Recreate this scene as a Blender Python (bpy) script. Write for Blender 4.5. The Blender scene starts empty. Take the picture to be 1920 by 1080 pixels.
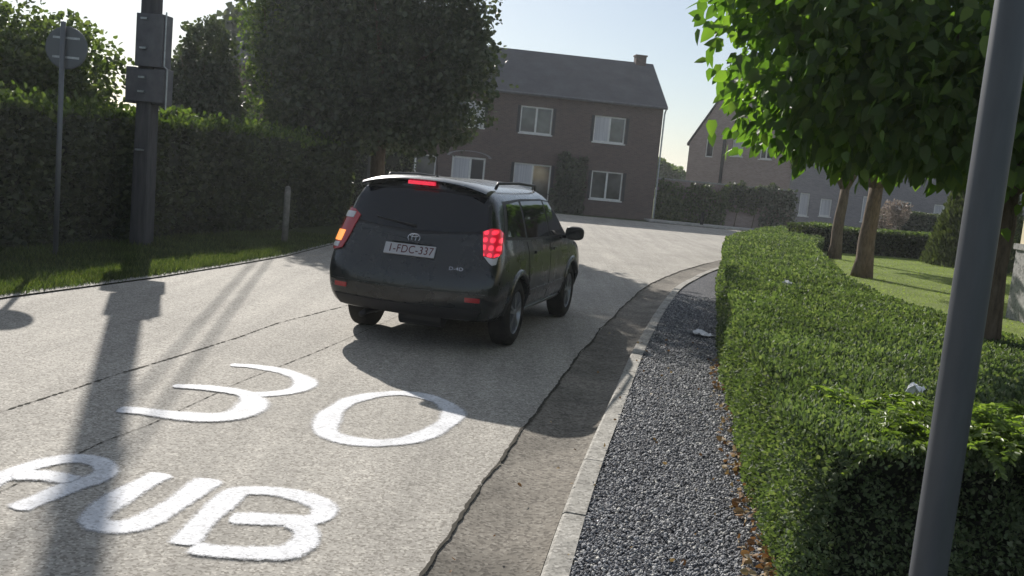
import bpy, bmesh, math, random
import numpy as np
from mathutils import Vector, Matrix, Euler
from mathutils.bvhtree import BVHTree
random.seed(7); RNG = np.random.default_rng(11)
SC = bpy.context.scene; COL = SC.collection
R = math.radians

# ------------------------------------------------------------ camera
CAM_H, PITCH, ROLL, FPX = 1.7832, 0.1202471, 0.0937854, 1754.85
cd = bpy.data.cameras.new('camera'); cam = bpy.data.objects.new('camera', cd); COL.objects.link(cam)
cd.sensor_width = 36; cd.lens = FPX / 1920 * 36; cd.clip_start = .05; cd.clip_end = 2000
fw = Vector((0, math.cos(PITCH), -math.sin(PITCH))); up = Vector((0, math.sin(PITCH), math.cos(PITCH))); rt = Vector((1, 0, 0))
r2 = rt * math.cos(ROLL) + up * math.sin(ROLL); u2 = -rt * math.sin(ROLL) + up * math.cos(ROLL)
m = Matrix((r2, u2, -fw)).transposed().to_4x4(); m.translation = (0, 0, CAM_H); cam.matrix_world = m
SC.camera = cam
# ------------------------------------------------------------ sky and sun
SUN_EL, SUN_AZ = R(29.5), R(-20.9)      # azimuth measured clockwise from +Y
w = bpy.data.worlds.new('World'); SC.world = w; w.use_nodes = True
nt = w.node_tree; bg = nt.nodes['Background']; sk = nt.nodes.new('ShaderNodeTexSky')
sk.sky_type = 'NISHITA'; sk.sun_disc = False; sk.sun_elevation = SUN_EL; sk.sun_rotation = SUN_AZ
sk.air_density = 1.0; sk.dust_density = .7; sk.ozone_density = 3.0
bg.inputs['Strength'].default_value = .062
mz = nt.nodes.new('ShaderNodeMix'); mz.data_type = 'RGBA'; mz.inputs[0].default_value = .3; mz.inputs[7].default_value = (8.6, 8.8, 8.6, 1)   # thin summer haze whitens the sky
nt.links.new(sk.outputs[0], mz.inputs[6]); nt.links.new(mz.outputs[2], bg.inputs[0])
sd = bpy.data.lights.new('sun', 'SUN'); sd.energy = 4.2; sd.angle = R(.5); sd.color = (1, .945, .87)
so = bpy.data.objects.new('sun', sd); COL.objects.link(so)
SDIR = Vector((math.sin(SUN_AZ) * math.cos(SUN_EL), math.cos(SUN_AZ) * math.cos(SUN_EL), math.sin(SUN_EL)))
so.rotation_euler = (-SDIR).to_track_quat('-Z', 'Y').to_euler(); so.location = SDIR * 60
SC.view_settings.view_transform = 'Standard'; SC.view_settings.look = 'None'
SC.view_settings.exposure = .6; SC.view_settings.gamma = 1

# ------------------------------------------------------------ material helpers
def mat(name, base, rough=.7, spec=.5, metal=0, build=None, coat=0, emit=None, estr=0):
    m = bpy.data.materials.new(name); m.use_nodes = True; nt = m.node_tree
    b = nt.nodes['Principled BSDF']
    b.inputs['Base Color'].default_value = (*base, 1); b.inputs['Roughness'].default_value = rough
    b.inputs['Specular IOR Level'].default_value = spec; b.inputs['Metallic'].default_value = metal
    b.inputs['Coat Weight'].default_value = coat; b.inputs['Coat Roughness'].default_value = .04
    if emit: b.inputs['Emission Color'].default_value = (*emit, 1); b.inputs['Emission Strength'].default_value = estr
    if build: build(nt, b)
    return m
def N(nt, t, **k):
    n = nt.nodes.new('ShaderNode' + t)
    for a, v in k.items():
        if a in n.inputs: n.inputs[a].default_value = v
        else: setattr(n, a, v)
    return n
def pos(nt, obj=False):
    if obj: return N(nt, 'TexCoord').outputs['Object']
    return N(nt, 'NewGeometry').outputs['Position']
def ramp(nt, src, stops):
    r = nt.nodes.new('ShaderNodeValToRGB'); cr = r.color_ramp
    while len(cr.elements) < len(stops): cr.elements.new(.5)
    for e, (p, c) in zip(cr.elements, stops):
        e.position = p; e.color = (*c, 1) if not isinstance(c, (int, float)) else (c, c, c, 1)
    nt.links.new(src, r.inputs[0]); return r.outputs[0]
def mixc(nt, a, b, f, mode='MIX'):
    n = nt.nodes.new('ShaderNodeMix'); n.data_type = 'RGBA'; n.blend_type = mode
    for s, v in ((6, a), (7, b), (0, f)):
        if hasattr(v, 'is_linked'): nt.links.new(v, n.inputs[s])
        elif isinstance(v, (int, float)): n.inputs[s].default_value = v if s == 0 else (v, v, v, 1)
        else: n.inputs[s].default_value = (*v, 1)
    return n.outputs[2]
def noise(nt, v, scale, detail=3, rough=.55):
    n = N(nt, 'TexNoise', Scale=scale, Detail=detail, Roughness=rough); nt.links.new(v, n.inputs['Vector']); return n.outputs[0]
def bump(nt, b, h, strength=.3, dist=.01):
    n = N(nt, 'Bump', Strength=strength, Distance=dist); nt.links.new(h, n.inputs['Height']); nt.links.new(n.outputs[0], b.inputs['Normal'])
def mapping(nt, v, scale=(1, 1, 1), rot=(0, 0, 0)):
    n = N(nt, 'Mapping'); n.inputs['Scale'].default_value = scale; n.inputs['Rotation'].default_value = rot
    nt.links.new(v, n.inputs['Vector']); return n.outputs[0]

def speckled(c0, c1, c2, scale, big=.6, bstr=.5, patch=(.8, 1.12)):
    def f(nt, b):
        p = pos(nt)
        v = N(nt, 'TexVoronoi', Scale=scale); nt.links.new(p, v.inputs['Vector'])
        sep = N(nt, 'SeparateColor'); nt.links.new(v.outputs['Color'], sep.inputs[0])
        col = ramp(nt, sep.outputs[0], [(0, c0), (.22, c0), (.3, c1), (.8, c1), (.9, c2), (1, c2)])
        col = mixc(nt, col, c1, .25)
        n1 = noise(nt, p, big, 5, .6); g = ramp(nt, n1, [(.3, patch[0]), (.7, patch[1])])
        col = mixc(nt, col, g, 1., 'MULTIPLY')
        n2 = noise(nt, p, 11, 4, .7); g2 = ramp(nt, n2, [(.3, .86), (.7, 1.1)])
        col = mixc(nt, col, g2, 1., 'MULTIPLY')
        nt.links.new(col, b.inputs['Base Color'])
        bump(nt, b, v.outputs['Distance'], bstr, .004)
    return f
M = {}
def road_build(nt, b):
    speckled((.19, .172, .145), (.36, .338, .3), (.55, .52, .46), 78, .5, .3, (.84, 1.1))(nt, b)
    src = b.inputs['Base Color'].links[0].from_socket; p = pos(nt)
    st = noise(nt, mapping(nt, p, (3.2, .22, 1), (0, 0, R(-14))), 1.0, 4, .6)        # long wear streaks along the lane
    c = mixc(nt, src, ramp(nt, st, [(.35, .86), (.65, 1.08)]), 1., 'MULTIPLY')
    sp = noise(nt, p, 3.1, 6, .75); c = mixc(nt, c, (.2, .18, .155), ramp(nt, sp, [(.62, 0), (.74, .45)]))
    nt.links.new(c, b.inputs['Base Color'])
M['road'] = mat('road_concrete', (.3, .28, .25), .85, .25, build=road_build)
M['gutter'] = mat('gutter_concrete', (.2, .18, .15), .9, .2, build=speckled((.09, .08, .068), (.19, .172, .145), (.27, .25, .215), 60, 1.4, .5, (.62, 1.35)))
M['kerb'] = mat('kerb_concrete', (.4, .38, .34), .85, .25, build=speckled((.2, .19, .17), (.36, .345, .31), (.5, .48, .44), 60, 3, .4, (.75, 1.12)))
M['crack'] = mat('joint_dirt', (.06, .055, .045), .95, .1)
M['gravelbed'] = mat('gravel_bed', (.06, .062, .07), .9, .2, build=speckled((.02, .02, .024), (.075, .078, .09), (.26, .26, .27), 75, 3, 1, (.8, 1.15)))
def isl(nt): return N(nt, 'NewGeometry').outputs['Random Per Island']
M['stone'] = mat('gravel_stone', (.1, .1, .11), .75, .35, build=lambda nt, b: nt.links.new(
    ramp(nt, isl(nt), [(0, (.05, .052, .06)), (.45, (.16, .165, .18)), (.8, (.29, .295, .31)), (.93, (.4, .4, .39)), (1, (.55, .53, .48))]), b.inputs['Base Color']))
def grass_build(a, c, d):
    def f(nt, b):
        p = pos(nt); n1 = noise(nt, p, 1.3, 5, .65); n2 = noise(nt, p, 40, 3, .7)
        col = ramp(nt, n1, [(.3, a), (.6, c), (.8, d)])
        col = mixc(nt, col, ramp(nt, n2, [(.3, .6), (.7, 1.3)]), 1., 'MULTIPLY')
        nt.links.new(col, b.inputs['Base Color']); bump(nt, b, n2, .8, .03)
    return f
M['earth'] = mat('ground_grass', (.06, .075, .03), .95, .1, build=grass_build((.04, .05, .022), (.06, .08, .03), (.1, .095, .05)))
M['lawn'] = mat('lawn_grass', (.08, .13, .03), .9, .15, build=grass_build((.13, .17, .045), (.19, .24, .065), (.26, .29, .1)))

def leafmat(name, stops, trans=.35, rough=.45, clump=.7, spec=.35, tcol=None):
    m = bpy.data.materials.new(name); m.use_nodes = True; nt = m.node_tree; b = nt.nodes['Principled BSDF']; out = nt.nodes['Material Output']
    c = ramp(nt, isl(nt), stops)
    n1 = noise(nt, pos(nt), clump, 3, .6)
    c = mixc(nt, c, ramp(nt, n1, [(.3, .7), (.7, 1.25)]), 1., 'MULTIPLY')
    nt.links.new(c, b.inputs['Base Color']); b.inputs['Roughness'].default_value = rough; b.inputs['Specular IOR Level'].default_value = spec
    t = N(nt, 'BsdfTranslucent'); tc = mixc(nt, c, tcol or (1.5, 1.75, .55), 1., 'MULTIPLY'); nt.links.new(tc, t.inputs['Color'])
    mx = N(nt, 'MixShader'); mx.inputs[0].default_value = trans
    nt.links.new(b.outputs[0], mx.inputs[1]); nt.links.new(t.outputs[0], mx.inputs[2]); nt.links.new(mx.outputs[0], out.inputs[0])
    return m
M['catalpa'] = leafmat('broad_leaf', [(0, (.06, .095, .038)), (.6, (.09, .135, .048)), (1, (.14, .185, .06))], .56, .5, .9, tcol=(1.7, 2.3, .45))
M['darkleaf'] = leafmat('dark_leaf', [(0, (.05, .062, .044)), (.7, (.075, .092, .06)), (1, (.105, .12, .075))], .22, .5)
M['midleaf'] = leafmat('mid_leaf', [(0, (.06, .08, .035)), (.6, (.095, .125, .055)), (1, (.17, .19, .1))], .45, .45)
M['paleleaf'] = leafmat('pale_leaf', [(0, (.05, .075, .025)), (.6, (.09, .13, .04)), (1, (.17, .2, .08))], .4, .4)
M['hedgeleaf'] = leafmat('hedge_leaf', [(0, (.055, .065, .048)), (.7, (.085, .1, .066)), (1, (.12, .135, .08))], .25, .5)
M['yewleaf'] = leafmat('yew_leaf', [(0, (.06, .085, .044)), (.5, (.115, .155, .082)), (.85, (.17, .21, .12)), (1, (.24, .26, .17))], .3, .62, 1.4, spec=.18)
M['limeleaf'] = leafmat('lime_leaf', [(0, (.1, .14, .035)), (.6, (.16, .22, .06)), (1, (.25, .3, .1))], .4, .4, 2.5)
M['deadleaf'] = leafmat('dead_leaf', [(0, (.13, .07, .035)), (.4, (.24, .14, .06)), (.7, (.3, .23, .11)), (1, (.42, .36, .26))], .2, .7, 3, tcol=(1.3, 1.1, .8))
M['plume'] = leafmat('plume_leaf', [(0, (.2, .17, .14)), (.6, (.32, .27, .24)), (1, (.42, .37, .33))], .25, .6, 2, tcol=(1.2, 1.1, 1.))
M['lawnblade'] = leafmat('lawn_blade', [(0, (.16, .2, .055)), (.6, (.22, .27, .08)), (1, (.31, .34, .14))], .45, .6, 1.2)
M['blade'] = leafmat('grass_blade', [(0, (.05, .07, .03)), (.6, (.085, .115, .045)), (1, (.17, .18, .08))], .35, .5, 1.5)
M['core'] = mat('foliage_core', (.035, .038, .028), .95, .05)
def bark_build(a, c):
    def f(nt, b):
        p = pos(nt, True); n1 = noise(nt, mapping(nt, p, (1, 1, .25)), 22, 5, .7)
        nt.links.new(ramp(nt, n1, [(.3, a), (.7, c)]), b.inputs['Base Color']); bump(nt, b, n1, .9, .02)
    return f
M['bark'] = mat('bark', (.12, .095, .07), .9, .15, build=bark_build((.07, .052, .038), (.2, .155, .115)))

def brick_build(c1, c2, mortar, sc=1.0, wash=(.92, 1.06)):
    def f(nt, b):
        p = pos(nt, True); s = N(nt, 'SeparateXYZ'); nt.links.new(p, s.inputs[0])
        a = N(nt, 'Math', operation='ADD'); nt.links.new(s.outputs[0], a.inputs[0]); nt.links.new(s.outputs[1], a.inputs[1])
        cx = N(nt, 'CombineXYZ'); nt.links.new(a.outputs[0], cx.inputs[0]); nt.links.new(s.outputs[2], cx.inputs[1])
        br = N(nt, 'TexBrick', Scale=1.0); br.inputs['Brick Width'].default_value = .2 * sc; br.inputs['Row Height'].default_value = .065 * sc
        br.inputs['Mortar Size'].default_value = .008 * sc; br.inputs['Color1'].default_value = (*c1, 1); br.inputs['Color2'].default_value = (*c2, 1)
        br.inputs['Mortar'].default_value = (*mortar, 1); br.offset = .5
        nt.links.new(cx.outputs[0], br.inputs['Vector'])
        n1 = noise(nt, p, 1.1, 5, .65); col = mixc(nt, br.outputs[0], ramp(nt, n1, [(.3, wash[0]), (.7, wash[1])]), 1., 'MULTIPLY')
        nt.links.new(col, b.inputs['Base Color'])
    return f
M['brick_dark'] = mat('dark_brown_brick', (.12, .08, .065), .85, .2, build=brick_build((.135, .088, .08), (.088, .06, .055), (.15, .135, .125)))
M['brick_pink'] = mat('pale_brown_brick', (.28, .2, .18), .85, .2, build=brick_build((.36, .27, .25), (.27, .2, .185), (.36, .32, .3)))
M['brick_grey'] = mat('grey_brick', (.26, .25, .27), .85, .2, build=brick_build((.25, .235, .25), (.19, .18, .2), (.3, .29, .29)))
def tile_build(nt, b):
    p = pos(nt, True); wv = N(nt, 'TexWave', Scale=1.0, Distortion=.4); wv.bands_direction = 'Y'; nt.links.new(mapping(nt, p, (1, 4.8, 1)), wv.inputs['Vector'])
    w2 = N(nt, 'TexWave', Scale=1.0, Distortion=.2); w2.bands_direction = 'X'; nt.links.new(mapping(nt, p, (5.2, 1, 1)), w2.inputs['Vector'])
    n1 = noise(nt, p, .9, 6, .7); c = ramp(nt, n1, [(.3, (.08, .08, .088)), (.7, (.125, .125, .138))])
    c = mixc(nt, c, ramp(nt, wv.outputs['Fac'], [(0, .7), (.3, 1.)]), 1., 'MULTIPLY'); c = mixc(nt, c, ramp(nt, w2.outputs['Fac'], [(0, .82), (.3, 1.)]), 1., 'MULTIPLY')
    nt.links.new(c, b.inputs['Base Color']); bump(nt, b, wv.outputs['Fac'], .6, .04)
M['tile'] = mat('roof_tile', (.1, .09, .09), .75, .3, build=tile_build)
M['white'] = mat('white_frame', (.72, .72, .7), .45, .4, build=lambda nt, b: nt.links.new(ramp(nt, noise(nt, pos(nt, True), 6, 4), [(.3, (.62, .62, .6)), (.7, (.76, .76, .74))]), b.inputs['Base Color']))
M['dark_panel'] = mat('near_black', (.02, .02, .024), .5, .4)
M['glass'] = mat('window_glass', (.045, .05, .055), .06, .8, build=lambda nt, b: nt.links.new(ramp(nt, noise(nt, pos(nt, True), 1.6, 2), [(.35, (.02, .023, .026)), (.65, (.075, .08, .085))]), b.inputs['Base Color']))
M['curtain'] = mat('curtain', (.5, .5, .52), .9, .1, build=lambda nt, b: nt.links.new(ramp(nt, noise(nt, mapping(nt, pos(nt, True), (14, 14, .4)), 1, 3), [(.3, (.4, .4, .43)), (.7, (.6, .6, .62))]), b.inputs['Base Color']))
M['cream'] = mat('cream_render', (.8, .7, .48), .9, .1, build=lambda nt, b: nt.links.new(ramp(nt, noise(nt, pos(nt, True), 2, 5), [(.3, (.76, .67, .46)), (.7, (.84, .75, .54))]), b.inputs['Base Color']))
M['coping'] = mat('stone_coping', (.35, .34, .33), .8, .2, build=speckled((.2, .2, .19), (.34, .33, .32), (.45, .44, .42), 30, 1.5, .3))
M['pale_pave'] = mat('pale_paving', (.48, .46, .43), .85, .2, build=speckled((.36, .35, .33), (.46, .44, .41), (.55, .53, .5), 12, .8, .2))
M['utility'] = mat('weathered_pole', (.08, .08, .085), .85, .2, build=lambda nt, b: nt.links.new(ramp(nt, noise(nt, mapping(nt, pos(nt, True), (9, 9, 1)), 2, 5), [(.3, (.055, .055, .06)), (.7, (.1, .098, .1))]), b.inputs['Base Color']))
M['box'] = mat('grey_cabinet', (.1, .1, .11), .5, .4, build=lambda nt, b: nt.links.new(ramp(nt, noise(nt, pos(nt, True), 5, 4), [(.3, (.07, .07, .08)), (.7, (.12, .12, .13))]), b.inputs['Base Color']))
M['galv'] = mat('galvanised_steel', (.42, .44, .45), .42, .5, .75, build=lambda nt, b: nt.links.new(ramp(nt, noise(nt, pos(nt, True), 14, 4), [(.3, (.3, .32, .33)), (.7, (.5, .52, .53))]), b.inputs['Base Color']))
M['signback'] = mat('sign_back', (.13, .14, .15), .5, .4, .3)
M['lamp'] = mat('slate_grey_paint', (.05, .06, .075), .42, .5, build=lambda nt, b: (nt.links.new(ramp(nt, noise(nt, mapping(nt, pos(nt, True), (8, 8, 1.5)), 3, 5), [(.3, (.056, .062, .072)), (.7, (.078, .085, .096))]), b.inputs['Base Color']), bump(nt, b, noise(nt, pos(nt, True), 90, 3), .12, .001)))
M['postc'] = mat('concrete_post', (.25, .24, .22), .9, .15, build=lambda nt, b: nt.links.new(ramp(nt, noise(nt, pos(nt, True), 12, 5), [(.3, (.17, .16, .15)), (.7, (.32, .31, .28))]), b.inputs['Base Color']))
M['paper'] = mat('paper', (.78, .78, .8), .7, .2)
M['cable'] = mat('cable_rubber', (.02, .02, .02), .7, .2)
def paint_build(nt, b):
    out = nt.nodes['Material Output']; at = N(nt, 'Attribute'); at.attribute_name = 'cover'
    p = pos(nt); n1 = noise(nt, p, 38, 5, .75); n2 = noise(nt, p, 150, 2, .6)
    s = N(nt, 'Math', operation='MULTIPLY_ADD'); nt.links.new(n1, s.inputs[0]); s.inputs[1].default_value = .95; nt.links.new(at.outputs['Fac'], s.inputs[2])
    s2 = N(nt, 'Math', operation='MULTIPLY_ADD'); nt.links.new(n2, s2.inputs[0]); s2.inputs[1].default_value = .5; nt.links.new(s.outputs[0], s2.inputs[2])
    sh = N(nt, 'Math', operation='SUBTRACT'); nt.links.new(s2.outputs[0], sh.inputs[0]); sh.inputs[1].default_value = .3; f = ramp(nt, sh.outputs[0], [(.52, 0.), (.8, .95)])
    # ramp input is clamped to 0..1: shift
    s.inputs[1].default_value = .62; s2.inputs[1].default_value = .5
    v = N(nt, 'TexVoronoi', Scale=78.); nt.links.new(p, v.inputs['Vector']); sc_ = N(nt, 'SeparateColor'); nt.links.new(v.outputs['Color'], sc_.inputs[0])
    c = ramp(nt, sc_.outputs[0], [(0, (.5, .5, .51)), (.25, (.68, .69, .71)), (1, (.8, .81, .84))]); wr = noise(nt, p, 5, 5, .7)
    nt.links.new(mixc(nt, c, ramp(nt, wr, [(.35, .8), (.6, 1.)]), 1., 'MULTIPLY'), b.inputs['Base Color']); bump(nt, b, v.outputs['Distance'], .3, .004)
    tr = N(nt, 'BsdfTransparent'); mx = N(nt, 'MixShader'); nt.links.new(f, mx.inputs[0]); nt.links.new(tr.outputs[0], mx.inputs[1])
    nt.links.new(b.outputs[0], mx.inputs[2]); nt.links.new(mx.outputs[0], out.inputs[0])
M['paint'] = mat('white_road_paint', (.8, .8, .82), .7, .2, build=paint_build)

# ------------------------------------------------------------ mesh helpers
def tag(o, label=None, cat=None, group=None, kind=None):
    if label: o['label'] = label
    if cat: o['category'] = cat
    if group: o['group'] = group
    if kind: o['kind'] = kind
    return o
def empty(name, loc, rz=0, label=None, cat=None, group=None):
    o = bpy.data.objects.new(name, None); COL.objects.link(o); o.location = loc; o.rotation_euler = (0, 0, rz); o.empty_display_size = .3
    return tag(o, label, cat, group)
def link(name, me, parent=None, smooth=False):
    o = bpy.data.objects.new(name, me); COL.objects.link(o)
    if parent: o.parent = parent
    if smooth: me.polygons.foreach_set('use_smooth', [True] * len(me.polygons))
    return o
class MB:
    def __init__(s): s.v = []; s.f = []; s.m = []
    def add(s, v, f, m=0):
        k = len(s.v); s.v += [tuple(x) for x in v]; s.f += [tuple(i + k for i in q) for q in f]; s.m += [m] * len(f); return s
    def box(s, x0, x1, y0, y1, z0, z1, m=0):
        v = [(x, y, z) for z in (z0, z1) for y in (y0, y1) for x in (x0, x1)]
        return s.add(v, [(0, 2, 3, 1), (4, 5, 7, 6), (0, 1, 5, 4), (2, 6, 7, 3), (0, 4, 6, 2), (1, 3, 7, 5)], m)
    def tube(s, pts, rad, n=8, m=0, cap=True):
        pts = [Vector(p) for p in pts]; rings = []
        if not hasattr(rad, '__len__'): rad = [rad] * len(pts)
        for i, p in enumerate(pts):
            d = (pts[min(i + 1, len(pts) - 1)] - pts[max(i - 1, 0)]).normalized()
            a = d.orthogonal().normalized() if i == 0 else (a - d * a.dot(d)).normalized()
            b = d.cross(a); rings.append([p + (a * math.cos(t) + b * math.sin(t)) * rad[i] for t in [2 * math.pi * k / n for k in range(n)]])
        v = [q for r_ in rings for q in r_]; f = []
        for i in range(len(pts) - 1):
            for k in range(n): f.append((i * n + k, i * n + (k + 1) % n, (i + 1) * n + (k + 1) % n, (i + 1) * n + k))
        if cap: f += [tuple(range(n))[::-1], tuple((len(pts) - 1) * n + k for k in range(n))]
        return s.add(v, f, m)
    def build(s, name, mats, parent=None, smooth=False):
        me = bpy.data.meshes.new(name); me.from_pydata(s.v, [], s.f)
        for x in (mats if isinstance(mats, (list, tuple)) else [mats]): me.materials.append(x)
        if any(s.m): me.polygons.foreach_set('material_index', s.m)
        me.update(); return link(name, me, parent, smooth)
def bevelled(o, wdt=.01, seg=2):
    bm = bmesh.new(); bm.from_mesh(o.data); bmesh.ops.bevel(bm, geom=bm.edges[:] , offset=wdt, segments=seg, affect='EDGES', profile=.5)
    bm.to_mesh(o.data); bm.free(); return o

# leaves: every leaf is two quads folded along its midrib
def leaf_arrays(P, L, D, wid=.5, fold=.25, shape=(.25, .7), w2=.8):
    n = len(P); D = D / np.linalg.norm(D, axis=1, keepdims=True)
    Rv = RNG.normal(size=(n, 3)); W = np.cross(D, Rv); W /= np.linalg.norm(W, axis=1, keepdims=True) + 1e-9; Nn = np.cross(D, W)
    L = L[:, None] if hasattr(L, '__len__') else np.full((n, 1), L)
    a, b_ = shape
    def pt(t, s_, h): return P + D * L * t + W * L * s_ + Nn * L * h
    V = np.stack([pt(0, 0, 0), pt(a, wid, fold * wid), pt(b_, wid * w2, fold * wid), pt(1, 0, -.08), pt(b_, -wid * w2, fold * wid), pt(a, -wid, fold * wid)], 1).reshape(-1, 3)
    base = np.arange(n)[:, None] * 6
    F = np.concatenate([base + np.array([[0, 1, 2, 3]]), base + np.array([[0, 3, 4, 5]])], 1).reshape(-1, 4)
    return V, F
def broad_leaf_arrays(P, L, D, wid=.4):
    # heart-shaped leaf of four quads: curved outline, folded midrib, drooping tip
    n = len(P); D = D / np.linalg.norm(D, axis=1, keepdims=True); Rv = RNG.normal(size=(n, 3)); W = np.cross(D, Rv); W /= np.linalg.norm(W, axis=1, keepdims=True) + 1e-9; Nn = np.cross(D, W)
    Nn *= np.where(Nn[:, 2:3] < 0, -1, 1); L = L[:, None]; cv = RNG.uniform(.05, .3, (n, 1)); fo = RNG.uniform(.05, .3, (n, 1))
    def pt(t, s_, h=0): return P + D * L * t + W * L * s_ + Nn * L * (fo * abs(s_) - cv * t * t + h)
    V = np.stack([pt(0, 0), pt(-.02, wid * .62), pt(.3, wid), pt(.68, wid * .6), pt(1, 0), pt(.68, -wid * .6), pt(.3, -wid), pt(-.02, -wid * .62), pt(.42, 0, -.02)], 1).reshape(-1, 3)
    q = np.array([[0, 1, 2, 8], [8, 2, 3, 4], [0, 8, 6, 7], [8, 4, 5, 6]]); return V, (np.arange(n)[:, None, None] * 9 + q[None]).reshape(-1, 4)
def quad_mesh(name, parts, mats, parent=None):
    """parts: list of (V, F, material index); all faces quads"""
    k = 0; Vs = []; Fs = []; Ms = []
    for V, F, mi in parts:
        V = np.asarray(V, float); F = np.asarray(F); Vs.append(V); Fs.append(F + k); Ms.append(np.full(len(F), mi)); k += len(V)
    V = np.concatenate(Vs); F = np.concatenate(Fs); Mi = np.concatenate(Ms).astype(np.int32)
    me = bpy.data.meshes.new(name); me.vertices.add(len(V)); me.vertices.foreach_set('co', V.ravel().astype(np.float32))
    me.loops.add(F.size); me.loops.foreach_set('vertex_index', F.ravel().astype(np.int32))
    me.polygons.add(len(F)); me.polygons.foreach_set('loop_start', np.arange(len(F), dtype=np.int32) * 4)
    for x in mats: me.materials.append(x)
    me.polygons.foreach_set('material_index', Mi); me.update(calc_edges=True); me.validate()
    return link(name, me, parent)
def unit(n):
    v = RNG.normal(size=(n, 3)); return v / np.linalg.norm(v, axis=1, keepdims=True)
def crown_points(lobes, n, lo=.55):
    """lobes (cx,cy,cz,rx,ry,rz): points through the outer shell of every lobe, with holes"""
    vol = np.array([l[3] * l[4] + l[4] * l[5] for l in lobes]); cnt = (n * vol / vol.sum()).astype(int); P = []; D = []
    for l, c in zip(lobes, cnt):
        u = unit(int(c * 1.5)); ph = RNG.uniform(0, 6, 3)
        hole = np.sin(u[:, 0] * 5 + ph[0]) + np.sin(u[:, 1] * 5 + ph[1]) + np.sin(u[:, 2] * 6 + ph[2]); keep = hole > -1.15; u = u[keep][:c]
        r = lo + (1.06 - lo) * RNG.random(len(u)) ** .6
        P.append(np.array(l[:3]) + u * r[:, None] * np.array(l[3:])); D.append(u)
        kc = max(3, int(c / 70)); cu = unit(kc); cr = 1.0 + .16 * RNG.random(kc) ** 1.5; cc = np.array(l[:3]) + cu * cr[:, None] * np.array(l[3:]); per = 9
        off_ = RNG.normal(size=(kc, per, 3)) * (.05 * (l[3] + l[5])) ; q = (cc[:, None] + off_ * [1, 1, .8]).reshape(-1, 3); P.append(q); D.append(np.repeat(cu, per, 0))
    return np.concatenate(P), np.concatenate(D)
def lobed(c, r, k, rr=(.35, .6), squash=1.):
    """k lobes spread over an ellipsoid c, r"""
    out = [(*c, r[0] * .62, r[1] * .62, r[2] * .62)]
    for i in range(k):
        u = unit(1)[0]; s = random.uniform(*rr); t = 1 - s * .75
        out.append((c[0] + u[0] * r[0] * t, c[1] + u[1] * r[1] * t, c[2] + u[2] * r[2] * t, r[0] * s, r[1] * s, r[2] * s * squash))
    return out
def tree(name, base, trunk_r, crown, nleaf, leaf, lm, label, lobes=None, k=12, wid=.45, droop=.25, cat='tree', group=None, trunk_h=None, lo=.5, limbs=7, lean=(0, 0), shape=(.25, .7), w2=.8):
    root = empty(name, base, 0, label, cat, group)
    c, r = np.array(crown[:3]), crown[3:]
    th = trunk_h or (c[2] - r[2] * .55)
    t = MB(); pts = [(lean[0] * (q / 5) ** 2 + random.uniform(-.02, .02) * (q > 0), lean[1] * (q / 5) ** 2, th * q / 5) for q in range(6)]
    rad = [trunk_r * (1.22 if q == 0 else 1 - .06 * q) for q in range(6)]
    t.tube(pts, rad, 12)
    top = Vector(pts[-1])
    for i in range(limbs):
        a = 2 * math.pi * i / limbs + random.uniform(-.3, .3); e = Vector((c[0] + math.cos(a) * r[0] * .7, c[1] + math.sin(a) * r[1] * .7, c[2] + random.uniform(-.1, .6) * r[2]))
        mid = top.lerp(e, .5) + Vector((0, 0, .12 * r[2])); t.tube([top - Vector((0, 0, .1)), mid, e], [trunk_r * .5, trunk_r * .3, trunk_r * .08], 6)
    t.tube([top, (c[0], c[1], c[2] + r[2] * .6)], [trunk_r * .7, trunk_r * .1], 7)
    t.build('trunk', M['bark'], root, True)
    P, D = crown_points(lobes or lobed(tuple(c), r, k), nleaf, lo)
    D = D * .7 + unit(len(P)) * .8; D[:, 2] -= droop
    Ls = leaf * RNG.uniform(.5, 1.3, len(P)); V, F = broad_leaf_arrays(P, Ls, D, wid) if lm is M['catalpa'] else leaf_arrays(P, Ls, D, wid, .25, shape, w2)
    quad_mesh('crown', [(V, F, 0)], [lm], root)
    return root

# ------------------------------------------------------------ the ground and the road
gy = np.array([-4, 0, 3.93, 5.3, 6.73, 10.08, 13.5, 17.12, 21, 24.85, 30, 35.5, 40, 43])
gx = np.array([-1.7, -.88, -.28, -.06, .22, .86, 1.6, 2.46, 3.75, 5.3, 7.6, 10.3, 12.8, 14.6])
GY = np.arange(-4, 43, .25); GX = np.interp(GY, gy, gx)
k_ = np.ones(9) / 9; GX = np.concatenate([GX[:4], np.convolve(GX, k_, 'valid'), GX[-4:]])
gt = np.stack([np.gradient(GX), np.gradient(GY)], 1); gt /= np.linalg.norm(gt, axis=1, keepdims=True); gn = np.stack([gt[:, 1], -gt[:, 0]], 1)
def off(d): return np.stack([GX, GY], 1) + gn * d
def strip(name, offs, zs, m_, rng=None, jag=0):
    b = MB(); n = len(GY); sl = range(n) if rng is None else range(*rng); cols = []
    for d, z in zip(offs, zs):
        o_ = off(d); cols.append([(o_[i][0] + random.uniform(-jag, jag), o_[i][1], z) for i in sl])
    n = len(cols[0]); v = [p for c in cols for p in c]
    f = [(j * n + i, (j + 1) * n + i, (j + 1) * n + i + 1, j * n + i + 1) for j in range(len(offs) - 1) for i in range(n - 1)]
    b.add(v, f); return b.build(name, m_, None, True)
g = MB(); S_ = 700; g.add([(-S_, -S_, -.045), (S_, -S_, -.045), (S_, S_, -.045), (-S_, S_, -.045)], [(0, 1, 2, 3)])
tag(g.build('ground', M['earth']), kind='structure')
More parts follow.
